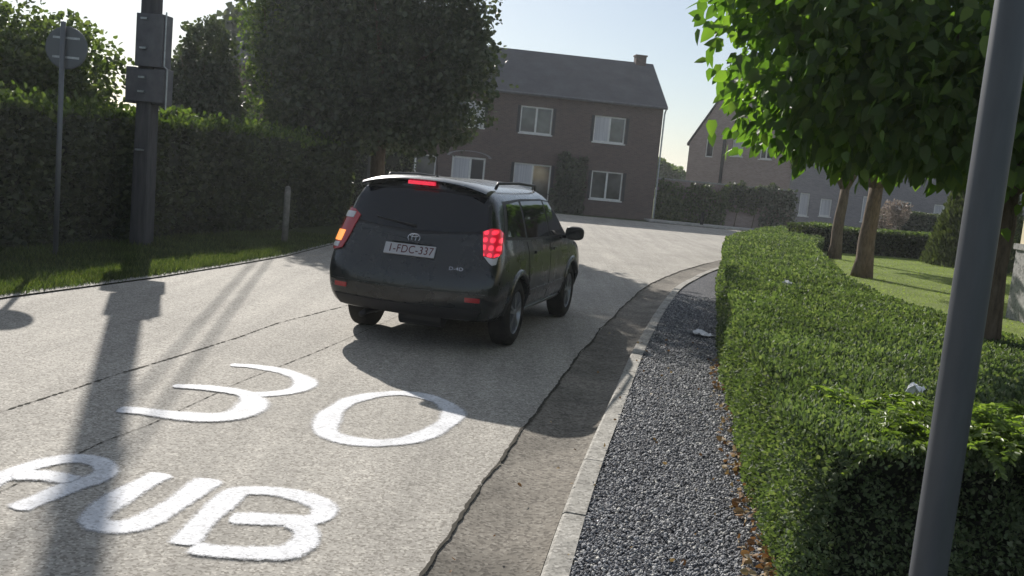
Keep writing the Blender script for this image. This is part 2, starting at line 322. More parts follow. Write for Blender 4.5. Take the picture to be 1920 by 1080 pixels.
# road sheet: left edge .. right edge = gutter joint
ly = np.array([-4, 0, 9.65, 12.2, 14.5, 16.35, 19.1, 24, 30, 36, 43]); lx = np.array([-6.6, -6.1, -5.3, -4.66, -4.25, -3.97, -3.8, -3.4, -3.3, -5, -14])
LX = np.interp(GY, ly, lx); b = MB(); n = len(GY); C_ = 10
v = []
for i in range(n):
    for c in range(C_ + 1): v.append((LX[i] + (GX[i] - LX[i]) * c / C_, GY[i], 0))
f = [(i * (C_ + 1) + c, i * (C_ + 1) + c + 1, (i + 1) * (C_ + 1) + c + 1, (i + 1) * (C_ + 1) + c) for i in range(n - 1) for c in range(C_)]
b.add(v, f)
# cross street beyond the bend
v = [(-60, 40.5, -.004), (70, 40.5, -.004), (70, 49.6, -.004), (-60, 47.6, -.004)]
b.add(v, [(0, 1, 2, 3)])
tag(b.build('road', M['road']), kind='structure')
tag(strip('gutter', [0, .06, .25, .42, .5], [-.004, -.014, -.03, -.018, .0], M['gutter']), kind='structure')
# dirt-filled open joint between road and gutter
b = MB(); o0 = off(0)
yy = np.arange(0, 24, .035); xx = np.interp(yy, GY, o0[:, 0]); L0 = []
jw = .004 + .005 * np.abs(np.sin(yy * 7.3) * np.sin(yy * 2.9)) + RNG.uniform(0, .006, len(yy)); jw *= (RNG.random(len(yy)) > .02)
jo = np.cumsum(RNG.uniform(-.006, .006, len(yy))); jo = jo - np.convolve(np.pad(jo, 30, 'edge'), np.ones(61) / 61, 'valid')
v = []; 
for i in range(len(yy)): v += [(xx[i] + jo[i] - jw[i], yy[i], .004), (xx[i] + jo[i] + jw[i], yy[i], .004)]
b.add(v, [(2 * i, 2 * i + 1, 2 * i + 3, 2 * i + 2) for i in range(len(yy) - 1)])
tag(b.build('road_joint', M['crack']), kind='structure')
def crack(pts, w0, prob, name='road_crack'):
    pts = np.array(pts); yy = np.arange(pts[0, 1], pts[-1, 1], .03); xx = np.interp(yy, pts[:, 1], pts[:, 0]) + np.cumsum(RNG.uniform(-.002, .002, len(yy)))
    ww = w0 * RNG.uniform(.3, 1.3, len(yy)); ww[RNG.random(len(yy)) < prob] = .0015; b = MB(); v = []
    for i in range(len(yy)): v += [(xx[i] - ww[i], yy[i], .004), (xx[i] + ww[i], yy[i], .004)]
    b.add(v, [(2 * i, 2 * i + 1, 2 * i + 3, 2 * i + 2) for i in range(len(yy) - 1)]); tag(b.build(name, M['crack']), kind='structure')
crack([(-3.5, 3.6), (-3.13, 5.71), (-3.03, 6.29), (-2.91, 7.01), (-2.74, 7.84), (-2.57, 8.72), (-2.44, 9.77), (-2.05, 11.25), (-1.6, 13.2), (-.9, 17)], .011, .3)
crack([(-2.55, 3.4), (-2.39, 4.67), (-2.32, 5.33), (-2.2, 5.78), (-2.04, 7.0), (-1.67, 8.91), (-1.3, 11)], .005, .5)
# kerb stones, about a metre each
b = MB(); oi, oo = off(.5), off(.635); cum = np.concatenate([[0], np.cumsum(np.hypot(*np.diff(oi, axis=0).T))]); s = 0
while s < cum[-1] - 1:
    e = s + .985; P_ = []
    for q in np.linspace(s, e, 4):
        P_.append((np.interp(q, cum, oi[:, 0]), np.interp(q, cum, oi[:, 1]), np.interp(q, cum, oo[:, 0]), np.interp(q, cum, oo[:, 1])))
    dz = random.uniform(-.004, .004)
    for a, c in zip(P_[:-1], P_[1:]):
        zt = .052 + dz; v = [(a[0], a[1], -.05), (a[0] + .012, a[1], zt - .012), (a[0] + .03, a[1], zt), (a[2], a[3], zt), (a[2], a[3], -.05)]
        v2 = [(c[0], c[1], -.05), (c[0] + .012, c[1], zt - .012), (c[0] + .03, c[1], zt), (c[2], c[3], zt), (c[2], c[3], -.05)]
        b.add(v + v2, [(i, i + 1, i + 6, i + 5) for i in range(4)])
        if a is P_[0]: b.add(v, [(4, 3, 2, 1, 0)])
        if c is P_[-1]: b.add(v2, [(0, 1, 2, 3, 4)])
    s += 1.0
tag(b.build('kerb', M['kerb']), kind='structure')
# gravel bed up to and under the hedge
hy = np.array([-4, 0, 2.5, 4.15, 5.58, 8.96, 12.83, 17.5, 22.43, 27, 31, 34, 37]); hx = np.array([.35, .8, 1.08, 1.33, 1.55, 2.12, 2.91, 3.85, 5.0, 6.6, 8.1, 9.3, 10.6])
b = MB(); oo = off(.6); v = []
for i in range(n): 
    hxx = np.interp(oo[i][1], hy, hx) + .5; v += [(oo[i][0], oo[i][1], .03), (max(hxx, oo[i][0] + .1), oo[i][1], .03)]
b.add(v, [(2 * i, 2 * i + 1, 2 * i + 3, 2 * i + 2) for i in range(n - 1)])
tag(b.build('gravel_path', M['gravelbed']), kind='structure')
# loose stones
def stones():
    n1 = 62000; y = 2.6 + 13 * RNG.random(n1) ** 1.9; x0 = np.interp(y, oo[:, 1], oo[:, 0]) + .02; x1 = np.interp(y, hy, hx) + .1; x = x0 + (x1 - x0) * RNG.random(n1)
    s = RNG.uniform(.0045, .0095, n1) * (1 + .05 * (y - 3)); z = .034 + RNG.uniform(0, .012, n1)
    base = np.array([(1, 0, 0), (0, 1, 0), (-1, 0, 0), (0, -1, 0), (.55, .4, .75), (-.5, .5, .7), (-.4, -.55, .72), (.5, -.5, .7)], float)
    q = RNG.random(n1) * 6.28; c, sn = np.cos(q), np.sin(q)
    V = base[None] * s[:, None, None] * RNG.uniform(.7, 1.35, (n1, 1, 3)); V = V * np.array([1, 1, .9]); V += RNG.normal(size=V.shape) * (s * .13)[:, None, None]
    X = V[:, :, 0] * c[:, None] - V[:, :, 1] * sn[:, None]; Y = V[:, :, 0] * sn[:, None] + V[:, :, 1] * c[:, None]; tilt = RNG.normal(size=n1) * .45
    Z = V[:, :, 2] + X * tilt[:, None]
    V = np.stack([X + x[:, None], Y + y[:, None], Z + z[:, None]], 2).reshape(-1, 3)
    fb = np.array([(0, 1, 5, 4), (1, 2, 6, 5), (2, 3, 7, 6), (3, 0, 4, 7), (4, 5, 6, 7)]); F = (np.arange(n1)[:, None, None] * 8 + fb[None]).reshape(-1, 4)
    o = quad_mesh('gravel', [(V, F, 0)], [M['stone']]); tag(o, 'loose dark grey crushed gravel between the kerb and the clipped hedge', 'gravel', kind='stuff')
stones()
# left kerb, flush, in front of the verge
b = MB(); v = []
for i in range(n):
    if GY[i] > 30: break
    v += [(LX[i] - .16, GY[i], .022), (LX[i] + .004, GY[i], .018)]
b.add(v, [(2 * i, 2 * i + 1, 2 * i + 3, 2 * i + 2) for i in range(len(v) // 2 - 1)]); tag(b.build('kerb_edging', M['kerb']), kind='structure')
b = MB(); v = []
for i in range(n):
    v += [(-40, GY[i], .012), (LX[i] - .14, GY[i], .012)]
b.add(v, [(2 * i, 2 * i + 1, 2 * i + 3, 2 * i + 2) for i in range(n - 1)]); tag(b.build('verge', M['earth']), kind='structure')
# pavements in front of the houses
b = MB(); b.box(6.9, 60, 49.75, 51.9, -.02, .07); tag(b.build('pavement', M['pale_pave']), kind='structure')
# raised lawn of the garden on the right
LZ = .35
b = MB(); hyy = [5.2, 6.5, 8, 12, 17, 22, 27, 31, 34]; v = []
for y in hyy: 
    x = np.interp(y, hy, hx) + .9; v += [(x, y, LZ), (45, y, LZ), (x, y, -.04)]
f = [(3 * i, 3 * i + 1, 3 * i + 4, 3 * i + 3) for i in range(len(hyy) - 1)] + [(3 * i + 2, 3 * i, 3 * i + 3, 3 * i + 5) for i in range(len(hyy) - 1)]
b.add(v, f); tag(b.build('lawn', M['lawn']), kind='structure')
def blades(name, xs, ys, zs, h, label, lean=.5, wid=.05, mm='blade'):
    P = np.stack([xs, ys, zs], 1); D = RNG.normal(size=(len(P), 3)) * lean; D[:, 2] = 1
    V, F = leaf_arrays(P, h * RNG.uniform(.5, 1.3, len(P)), D, wid, .3, (.2, .5)); o = quad_mesh(name, [(V, F, 0)], [M[mm]]); tag(o, label, 'grass', kind='stuff')
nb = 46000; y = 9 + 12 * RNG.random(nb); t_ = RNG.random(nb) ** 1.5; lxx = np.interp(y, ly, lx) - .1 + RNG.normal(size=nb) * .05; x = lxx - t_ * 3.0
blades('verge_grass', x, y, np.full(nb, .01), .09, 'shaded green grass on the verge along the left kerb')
nb = 45000; y = 7 + 21 * RNG.random(nb); x = np.interp(y, hy, hx) + 1.5 + 10 * RNG.random(nb) ** 1.3
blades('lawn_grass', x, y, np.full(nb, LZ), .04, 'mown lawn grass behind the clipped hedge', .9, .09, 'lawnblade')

# ------------------------------------------------------------ thin haze box, added to lift the dark tones
hm = bpy.data.materials.new('veil_haze'); hm.use_nodes = True; hn = hm.node_tree; hn.nodes.remove(hn.nodes['Principled BSDF'])
pv = hn.nodes.new('ShaderNodeVolumePrincipled'); pv.inputs['Color'].default_value = (.93, .97, 1, 1); pv.inputs['Density'].default_value = .0007; pv.inputs['Anisotropy'].default_value = .35
hn.links.new(pv.outputs[0], hn.nodes['Material Output'].inputs['Volume'])
b = MB(); b.box(-730, 730, -720, 740, -1.2, 14.5); tag(b.build('haze', hm), kind='stuff')
# ------------------------------------------------------------ painted writing
def stroke(bld, cov, pts, wd, z):
    pts = np.array(pts, float); d = np.concatenate([[0], np.cumsum(np.hypot(*np.diff(pts, axis=0).T))]); s = np.arange(0, d[-1], .02)
    # smooth the centre line
    x = np.interp(s, d, pts[:, 0]); y = np.interp(s, d, pts[:, 1]); closed = np.hypot(*(pts[0] - pts[-1])) < .05
    k = np.ones(7) / 7; x = np.convolve(np.pad(x, 3, 'wrap' if closed else 'edge'), k, 'valid'); y = np.convolve(np.pad(y, 3, 'wrap' if closed else 'edge'), k, 'valid')
    if closed: x = np.append(x, x[0]); y = np.append(y, y[0])
    tx, ty = np.gradient(x), np.gradient(y); l = np.hypot(tx, ty) + 1e-9; nx, ny = -ty / l, tx / l
    wd0 = wd; wd = np.interp(np.arange(len(x)) / len(x), np.linspace(0, 1, len(wd)), wd) if hasattr(wd, '__len__') else np.full(len(x), wd)
    w_ = wd * (1 + .1 * np.sin(np.arange(len(x)) * .21 + 3 * len(x))) + RNG.normal(size=len(x)) * .002; K = len(bld.v); m_ = len(x)
    us = np.array([-1.55, -.95, -.5, 0, .5, .95, 1.55]); cs = [0, .4, .8, 1, .8, .4, 0]
    for i in range(m_):
        e = 1 if closed else min(1, min(i, m_ - 1 - i) / 3)
        for u_, c_ in zip(us, cs): bld.v.append((x[i] + nx[i] * w_[i] * u_ / 2, y[i] + ny[i] * w_[i] * u_ / 2, z)); cov.append(c_ * e)
    for i in range(m_ - 1):
        for j in range(6): bld.f.append((K + i * 7 + j, K + i * 7 + j + 1, K + (i + 1) * 7 + j + 1, K + (i + 1) * 7 + j)); bld.m.append(0)
PW = [
 ('painted_digit', 'white painted digit three on the concrete road, left of the zero', [(.12, .15, .19, .15, .12), (.12, .15, .2, .22, .18, .16)], [[(-2.3, 7.6), (-2.08, 7.64), (-1.82, 7.57), (-1.61, 7.38), (-1.54, 7.2), (-1.55, 7.0), (-1.65, 6.84), (-1.78, 6.74), (-1.9, 6.7)], [(-2.46, 6.74), (-2.22, 6.79), (-1.99, 6.77), (-1.86, 6.71), (-1.75, 6.52), (-1.73, 6.27), (-1.8, 6.08), (-1.95, 6.01), (-2.16, 6.0), (-2.37, 6.03), (-2.56, 6.01)]]),
 ('painted_digit', 'white painted digit zero on the road, touching the big shadow behind the car', (.19, .145, .14, .18, .155, .155, .19), [[(-1.16, 6.09), (-1.19, 6.43), (-1.13, 6.81), (-.99, 7.05), (-.8, 7.2), (-.61, 7.18), (-.45, 7.03), (-.34, 6.78), (-.35, 6.52), (-.45, 6.17), (-.58, 5.93), (-.76, 5.81), (-.96, 5.81), (-1.11, 5.91), (-1.16, 6.09)]]),
 ('painted_letter', 'white painted letter R at the left edge, half under the pole shadow', .14, [[(-2.53, 4.27), (-2.54, 4.44), (-2.52, 4.62), (-2.48, 4.79), (-2.42, 4.93), (-2.31, 5.02), (-2.17, 4.99), (-2.07, 4.86), (-2.07, 4.72), (-2.14, 4.6), (-2.18, 4.42), (-2.25, 4.2)], [(-2.51, 4.64), (-2.4, 4.69), (-2.28, 4.7), (-2.13, 4.64)]]),
 ('painted_letter', 'white painted letter U on the road between the R and the B', .15, [[(-1.78, 4.93), (-1.85, 4.59), (-1.87, 4.3), (-1.85, 4.17), (-1.76, 4.12), (-1.66, 4.15), (-1.61, 4.26), (-1.56, 4.53), (-1.52, 4.92)]]),
 ('painted_letter', 'white painted letter B on the road, right of the U and below the zero', .14, [[(-1.36, 3.98), (-1.37, 4.29), (-1.34, 4.75), (-1.19, 4.79), (-1.03, 4.77), (-.86, 4.66), (-.83, 4.54), (-.87, 4.43), (-.99, 4.41), (-1.15, 4.39), (-1.31, 4.36)], [(-.99, 4.41), (-.87, 4.31), (-.84, 4.16), (-.89, 4.02), (-1.09, 3.98), (-1.24, 3.97), (-1.36, 4.0)]])]
for nm, lab, wd, strokes in PW:
    b = MB(); cov = []
    for i, s_ in enumerate(strokes): stroke(b, cov, s_, wd[i] if isinstance(wd, list) else wd, .006 + .003 * i)
    o = b.build(nm, M['paint']); at = o.data.attributes.new('cover', 'FLOAT', 'POINT'); at.data.foreach_set('value', cov)
    tag(o, lab, 'road writing', 'white writing sprayed on the road')

# ------------------------------------------------------------ hedges
def lump(P, a, f=2.3):
    return a * (np.sin(P[:, 0] * f + 1.3) * np.sin(P[:, 1] * f * .8 + .4) + .6 * np.sin(P[:, 2] * f * 1.7 + P[:, 0] * 3.1) + .5 * np.sin(P[:, 1] * f * 2.6))
def hedge(name, F_, B_, z0, z1, n, leaf, mats, label, cat='hedge', group=None, lum=.03, near=1.6, wid=.4, batter=0, shoots=0):
    F_ = np.array(F_, float); B_ = np.array(B_, float); k = len(F_); b = MB(); ins = .05
    Fi = F_ + (B_ - F_) * ins / np.linalg.norm(B_ - F_, axis=1, keepdims=True) ; Bi = B_ + (F_ - B_) * ins / np.linalg.norm(B_ - F_, axis=1, keepdims=True); zt = z1 - .05
    e0 = (Fi[1] - Fi[0]) / np.linalg.norm(Fi[1] - Fi[0]) * (.35 if batter else .05); Fi[0] += e0; Bi[0] += e0
    v = []; 
    for p, q in zip(Fi, Bi): pt_ = p + (q - p) / np.linalg.norm(q - p) * batter; v += [(*p, z0), (*pt_, zt - .02), (*q, zt), (*q, z0)]
    f = [(4 * i + j, 4 * i + j + 1, 4 * i + j + 5, 4 * i + j + 4) for i in range(k - 1) for j in range(3)] + [(0, 1, 2, 3), (4 * k - 1, 4 * k - 2, 4 * k - 3, 4 * k - 4)]
    parts = [(np.array(v), np.array(f), len(mats) - 1)]
    faces = []      # (origin, u vector, v vector, normal, is top)
    for i in range(k - 1):
        a, c, bb, d = F_[i], F_[i + 1], B_[i], B_[i + 1]
        t = c - a; nf = np.array([-t[1], t[0], 0.]); nf /= np.linalg.norm(nf)
        if nf[:2] @ (bb - a) > 0: nf = -nf
        faces.append((a, c, a, c, z0, z1, nf, 0)); faces.append((a, c, bb, d, z1, z1, np.array([0, 0, 1.]), 1)); faces.append((bb, d, bb, d, z0, z1, -nf, 0))
    t = F_[1] - F_[0]; t = np.append(t / np.linalg.norm(t), 0); faces.append((F_[0], B_[0], F_[0], B_[0], z0, z1, -t, 0))
    t = F_[-1] - F_[-2]; t = np.append(t / np.linalg.norm(t), 0); faces.append((F_[-1], B_[-1], F_[-1], B_[-1], z0, z1, t, 0))
    W_ = []
    for a, c, bb, d, za, zb, nn, tp in faces:
        ar = np.linalg.norm(c - a) * (zb - za if not tp else np.linalg.norm(bb - a)); mid = np.append((a + c + bb + d) / 4, 1); dist = max(np.linalg.norm(mid[:2]), 3.5)
        back = 1. if (nn @ (mid - [0, 0, 1.78])) < 0 else .25
        W_.append(ar * back / dist ** near)
    W_ = np.array(W_) / sum(W_); PP = [[], []]; DD = [[], []]
    for (a, c, bb, d, za, zb, nn, tp), q in zip(faces, W_):
        m_ = int(n * q) + 1; u, s_ = RNG.random((2, m_, 1)); 
        if tp: xy = (a * (1 - u) + c * u) * (1 - s_) + (bb * (1 - u) + d * u) * s_; P = np.concatenate([xy, np.full((m_, 1), za)], 1)
        else: xy = a * (1 - u) + c * u; P = np.concatenate([xy, za + (zb - za) * s_], 1)
        P = P + nn * (lump(P, lum) - RNG.random(m_) ** 2 * .09 + .012)[:, None]
        if batter and nn[0] < -.5:
            hh_ = (P[:, 2] - z0) / (z1 - z0); P[:, :2] += -nn[:2] * (batter * hh_ ** 1.6)[:, None]
        if batter and tp:
            dd_ = bb - a; dd_ = dd_ / np.linalg.norm(dd_); k2 = ((P[:, :2] - a) @ dd_) ; P = P[k2 > batter * .8]; m_ = len(P)
        if batter and nn[1] < -.8: P[:, 1] += .07 * np.sin(P[:, 0] * 9 + P[:, 2] * 7) * np.sin(P[:, 2] * 11 + 1) + .05 * np.sin(P[:, 0] * 21); P[:, 1] += .4 * ((P[:, 2] - z0) / (z1 - z0)) ** 2 * (1 + .3 * np.sin(P[:, 0] * 4))
        D = nn * .75 + unit(m_) * .8; D[:, 2] += .35 if tp else .15
        PP[tp].append(P); DD[tp].append(D)
    for tp in (0, 1):
        P = np.concatenate(PP[tp]); D = np.concatenate(DD[tp]); dist = np.clip(np.hypot(P[:, 0], P[:, 1]), 3.5, 60); L = leaf * (dist / 4) ** (near * .42) * RNG.uniform(.6, 1.3, len(P))
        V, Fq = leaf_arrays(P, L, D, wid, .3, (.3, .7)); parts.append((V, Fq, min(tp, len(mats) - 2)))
    if shoots:
        u = RNG.random(shoots) * (k - 1); i_ = u.astype(int); u = (u - i_)[:, None]; P = F_[i_] * (1 - u) + F_[np.minimum(i_ + 1, k - 1)] * u; q = B_[i_] * (1 - u) + B_[np.minimum(i_ + 1, k - 1)] * u
        P = P + (q - P) * RNG.random((shoots, 1)) * .6; hz = z1 + RNG.random(shoots) ** 2 * .2 * (1 + .8 * np.sin(P[:, 1] * 5)); P = np.column_stack([P, hz]); D = RNG.normal(size=(shoots, 3)) * .5 + [0, 0, .9]
        V, Fq = leaf_arrays(P, leaf * 1.6 * RNG.uniform(.6, 1.3, shoots), D, wid * .8, .3); parts.append((V, Fq, min(1, len(mats) - 2)))
    o = quad_mesh(name, parts, mats); tag(o, label, cat, group); return o

fy = np.array([3.95, 5, 6.5, 8.96, 11, 12.83, 15, 17.5, 20, 22.43, 25, 28, 31, 34]); fx = np.interp(fy, hy, hx)
bx = np.interp(fy, [3.9, 6, 8.7, 9.5, 12.8, 17.5, 22.4, 27, 31, 34], [4.9, 4.8, 4.5, 4.3, 4.66, 5.8, 7.1, 8.7, 10.3, 11.6])
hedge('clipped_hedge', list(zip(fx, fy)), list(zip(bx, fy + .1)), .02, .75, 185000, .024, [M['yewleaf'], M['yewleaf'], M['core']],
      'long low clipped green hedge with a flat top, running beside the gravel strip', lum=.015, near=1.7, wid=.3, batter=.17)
LF = [(-10.6, 4), (-9.3, 8), (-8.2, 11), (-7.5, 13.45), (-6.6, 17), (-5.95, 20), (-5.4, 22.5), (-4.7, 26)]
hedge('garden_hedge', LF, [(x - 1.5, y + .2) for x, y in LF], 0, 2.08, 70000, .06, [M['hedgeleaf'], M['paleleaf'], M['core']],  # paler top leaves: new shoots, plus the sunlit rim put into the colour
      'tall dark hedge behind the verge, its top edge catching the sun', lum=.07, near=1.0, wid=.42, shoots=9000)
hedge('cross_hedge', [(8.6, 28.3), (12, 29.2), (16.5, 30.6)], [(8.4, 29.5), (11.8, 30.4), (16.3, 31.8)], LZ - .05, 1.08, 14000, .035, [M['hedgeleaf'], M['yewleaf'], M['core']],
      'low dark hedge closing off the far end of the lawn', near=.9)
hedge('background_hedge', [(-15, 34), (-9, 35.5), (-4.3, 37)], [(-15, 35.6), (-9, 37.1), (-4.6, 38.6)], 0, 2.3, 13000, .05, [M['hedgeleaf'], M['darkleaf'], M['core']],
      'dark hedge in deep shade behind the pale gate bars and the big tree', near=.9, lum=.12)
hedge('boxed_hedge', [(17.2, 44.5), (19, 44.8), (22.5, 45.3)], [(17.2, 45.9), (19, 46.2), (22.5, 46.7)], 0, 1.7, 7000, .04, [M['darkleaf'], M['darkleaf'], M['core']],
      'dark block hedge before the distant grey house, right of the second trunk', near=.9)
# lime sprays at the near end of the hedge
def fronds(n, xr, yr, zf, length, lm, seg=11, leaf=.026):
    Ps = []; Ds = []
    for i in range(n):
        x, y = random.uniform(*xr), random.uniform(*yr); z = zf(x, y); a = random.uniform(-math.pi, 0) if random.random() < .75 else random.uniform(0, math.pi); L = length * random.uniform(.5, 1.25)
        d = np.array([math.cos(a) * .8, math.sin(a) * .8, random.uniform(.35, 1.1)]); p = np.array([x, y, z])
        for q in range(int(seg * L / length) * 2):
            p = p + d / np.linalg.norm(d) * L / (seg * 2); d[2] -= .055
            side = np.cross(d, [0, 0, 1.]); side /= np.linalg.norm(side) + 1e-6
            for s_ in (-1, 1): Ps.append(p.copy()); Ds.append(side * s_ * 1. + d * .8 + RNG.normal(size=3) * .15)
    return np.array(Ps), np.array(Ds)
def frond_shrub(name, n, xr, yr, zf, length, lm, label, extra=None):
    P, D = fronds(n, xr, yr, zf, length, lm); V, F = leaf_arrays(P, .038 * RNG.uniform(.7, 1.3, len(P)), D, .2, .2)
    parts = [(V, F, 0)]
    o = quad_mesh(name, parts, [lm]); tag(o, label, 'shrub'); return o
frond_shrub('conifer_shrub', 460, (1.72, 3.05), (4.0, 4.9), lambda x, y: .74 + .1 * math.sin(x * 5) * math.sin(y * 4), .2, M['limeleaf'], 'bright lime green conifer sprays over the near hedge corner, left of the grey pole')
frond_shrub('conifer_shrub', 260, (3.1, 4.6), (4.05, 5.2), lambda x, y: .76 + .1 * math.sin(x * 4), .22, M['limeleaf'], 'bright green conifer sprays at the right edge, right of the grey pole')
# rounded shrub right of the pole
def bush(name, base, lobes, n, leaf, lm, label, wid=.42, cat='shrub', lo=.45, group=None, core=.5):
    root = empty(name, base, 0, label, cat, group)
    P, D = crown_points(lobes, n, lo); D = D * .8 + unit(len(P)) * .7; V, F = leaf_arrays(P, leaf * RNG.uniform(.6, 1.3, len(P)), D, wid)
    quad_mesh('foliage', [(V, F, 0)], [lm], root)
    b = MB(); L = lobes[0]
    for i in range(7):
        a = i * .9; b.tube([(L[0] * .3, L[1] * .3, -.02), (L[0] + math.cos(a) * L[3] * .35, L[1] + math.sin(a) * L[4] * .35, L[2] * .7), (L[0] + math.cos(a) * L[3] * .75, L[1] + math.sin(a) * L[4] * .75, L[2] + L[5] * .3)], [.03, .02, .008], 5)
    b.build('stem', M['bark'], root); return root
bush('round_shrub', (5.15, 7.6, LZ), [(0, 0, .45, .7, .6, .5), (.4, .2, .4, .5, .5, .45)], 9000, .05, M['darkleaf'], 'dark rounded shrub behind the hedge at the right edge')
bush('ornamental_shrub', (15.4, 39.5, .0), [(0, 0, 1.3, .55, .5, .75), (.45, 0, 1.7, .4, .4, .5), (-.3, .1, .8, .4, .4, .5)], 2600, .1, M['plume'], 'pale pinkish shrub beyond the lawn, just right of the second trunk', .3)
# thuja cone
root = empty('thuja', (13.15, 26.9, LZ), 0, 'dark conical conifer at the far right of the lawn, left of the grey pole', 'conifer')
h_ = RNG.random(15000) ** 1.2; a = RNG.random(15000) * 6.283; rr = (1.35 * (1 - h_) ** .75 + .03) * (.8 + .25 * RNG.random(15000)); P = np.stack([rr * np.cos(a), rr * np.sin(a), h_ * 4.0], 1)
D = np.stack([np.cos(a) * .5, np.sin(a) * .5, np.full(15000, 1.1)], 1) + unit(15000) * .35; V, F = leaf_arrays(P, .12 * RNG.uniform(.6, 1.2, 15000), D, .25)
quad_mesh('foliage', [(V, F, 0)], [M['hedgeleaf']], root); b = MB(); b.tube([(0, 0, -.05), (0, 0, 1.8), (0, 0, 3.8)], [.1, .07, .02], 8); b.build('trunk', M['bark'], root)

# ------------------------------------------------------------ trees
GR = 'round-headed trees standing along the lawn'
def catalpa(base, tr, c, r, n, leaf, label, k=14, th=None, lobes=None, lean=(0, 0)):
    return tree('broadleaf_tree', base, tr, (*c, *r), n, leaf, M['catalpa'], label, lobes=lobes, k=k, wid=.36, droop=.75, cat='tree', group=GR, trunk_h=th, lo=.35, limbs=9, lean=lean, shape=(.3, .62), w2=.62)
L1 = [(-.15, -.3, 2.85, 2.2, 1.9, 1.15), (-1.6, -.5, 2.6, 1.05, 1.0, .8), (-1.35, -.3, 2.2, .95, .9, .5), (-1.9, -.2, 3.3, .85, .8, .7), (.6, -.8, 2.6, 1.6, 1.3, .85), (1.2, .4, 2.95, 1.6, 1.4, 1.1), (-.9, .2, 3.6, 1.6, 1.4, .8), (-.9, -.9, 2.2, 1.1, .9, .5)]
catalpa((4.06, 8.0, LZ), .165, (.3, 0, 2.7), (2.3, 2.0, 1.4), 21000, .118, 'nearest broad-leaved tree, its big leafy crown filling the top right behind the grey pole', th=1.75, lobes=L1)
catalpa((7.2, 19.4, LZ), .19, (-.1, 0, 3.1), (1.6, 1.6, 1.2), 5200, .17, 'middle broad-leaved tree with the thick bare trunk rising behind the hedge', th=1.9, lean=(.06, 0))
catalpa((8.55, 25.2, LZ), .165, (-.1, 0, 3.2), (1.5, 1.5, 1.15), 4400, .17, 'farthest broad-leaved tree, its thinner trunk left of the thick one', th=1.9, lean=(.05, 0))
BL = [(0, 0, 5.2, 2.6, 2.4, 3.0), (-1.6, -.3, 4.2, 1.7, 1.6, 1.9), (1.5, -.4, 4.2, 1.55, 1.5, 1.8), (-1.2, 0, 6.6, 1.8, 1.6, 1.8), (1.2, 0, 6.4, 1.75, 1.6, 1.8), (.1, .3, 8.3, 1.8, 1.6, 1.9), (.3, -1.3, 4.6, 1.8, 1.2, 1.9),
      (-.8, -1.2, 3.1, 1.5, 1.2, 1.1), (1.0, -.8, 3.0, 1.3, 1.2, .95), (1.95, 0, 4.9, 1.0, 1.1, 1.1), (-2.1, 0, 5.4, 1.1, 1.1, 1.3), (-1.9, .2, 2.9, 1.3, 1.2, 1.0)]
tree('dense_tree', (-4.05, 26.3, 0), .24, (0, 0, 5.2, 3.2, 3, 3.4), 46000, .13, M['darkleaf'], 'big dark dense tree behind the car, its crown reaching out of the picture', lobes=BL, wid=.45, trunk_h=3.0, lo=.3)
tree('slender_tree', (-7.6, 28.5, 0), .12, (0, 0, 5.0, 1.25, 1.2, 3.2), 9000, .12, M['paleleaf'], 'light green slender tree between the dark small tree and the big one', wid=.4, k=18, trunk_h=2.6)
tree('small_tree', (-8.25, 23.6, 0), .1, (0, 0, 3.0, 1.25, 1.1, 1.75), 15000, .1, M['darkleaf'], 'small dark tree just right of the utility pole, behind the tall hedge', wid=.42, k=12, trunk_h=1.8)
tree('leafy_tree', (-9.3, 17.2, 0), .12, (0, 0, 2.7, 1.9, 1.2, 1.35), 17000, .1, M['midleaf'], 'sunlit green tree behind the tall hedge, left of the utility pole', wid=.42, k=18, trunk_h=1.6)
tree('leafy_tree', (-9.7, 13.6, 0), .14, (0, 0, 2.45, 1.9, 1.5, 1.25), 16000, .1, M['midleaf'], 'green tree at the left edge behind the tall hedge, left of the road sign', wid=.42, k=16, trunk_h=1.9)
tree('distant_tree', (13.9, 92, 0), .2, (0, 0, 2.9, 2.0, 1.8, 1.9), 3800, .3, M['midleaf'], 'distant green tree between the two brick houses', wid=.45, k=10, trunk_h=1.5)
tree('distant_tree', (-17, 60, 0), .3, (0, 0, 6, 5, 4, 5), 6000, .5, M['darkleaf'], 'far dark tree behind the slender tree on the left', wid=.45, k=12, trunk_h=2.5)

# fallen leaves at the foot of the hedge
nl = 430; y = 3.9 + 6 * RNG.random(nl) ** 1.4; x = np.interp(y, hy, hx) - .16 * RNG.random(nl) ** 1.6 + .02; V, F = leaf_arrays(np.stack([x, y, np.full(nl, .062) + RNG.random(nl) * .02], 1), .038 * RNG.uniform(.5, 1.4, nl), RNG.normal(size=(nl, 3)) * [1, 1, .25], .35)
tag(quad_mesh('fallen_leaves', [(V, F, 0)], [M['deadleaf']]), 'dry orange leaves lying along the foot of the hedge', 'fallen leaves', kind='stuff')
nl = 60; y = 3.8 + 7 * RNG.random(nl); x = np.interp(y, oo[:, 1], oo[:, 0]) - .5 + 1.3 * RNG.random(nl); V, F = leaf_arrays(np.stack([x, y, np.full(nl, .066)], 1), .03 * RNG.uniform(.5, 1.3, nl), RNG.normal(size=(nl, 3)) * [1, 1, .2], .35)
tag(quad_mesh('scattered_leaves', [(V, F, 0)], [M['deadleaf']]), 'few dry leaves scattered on the gravel strip', 'fallen leaves', kind='stuff')
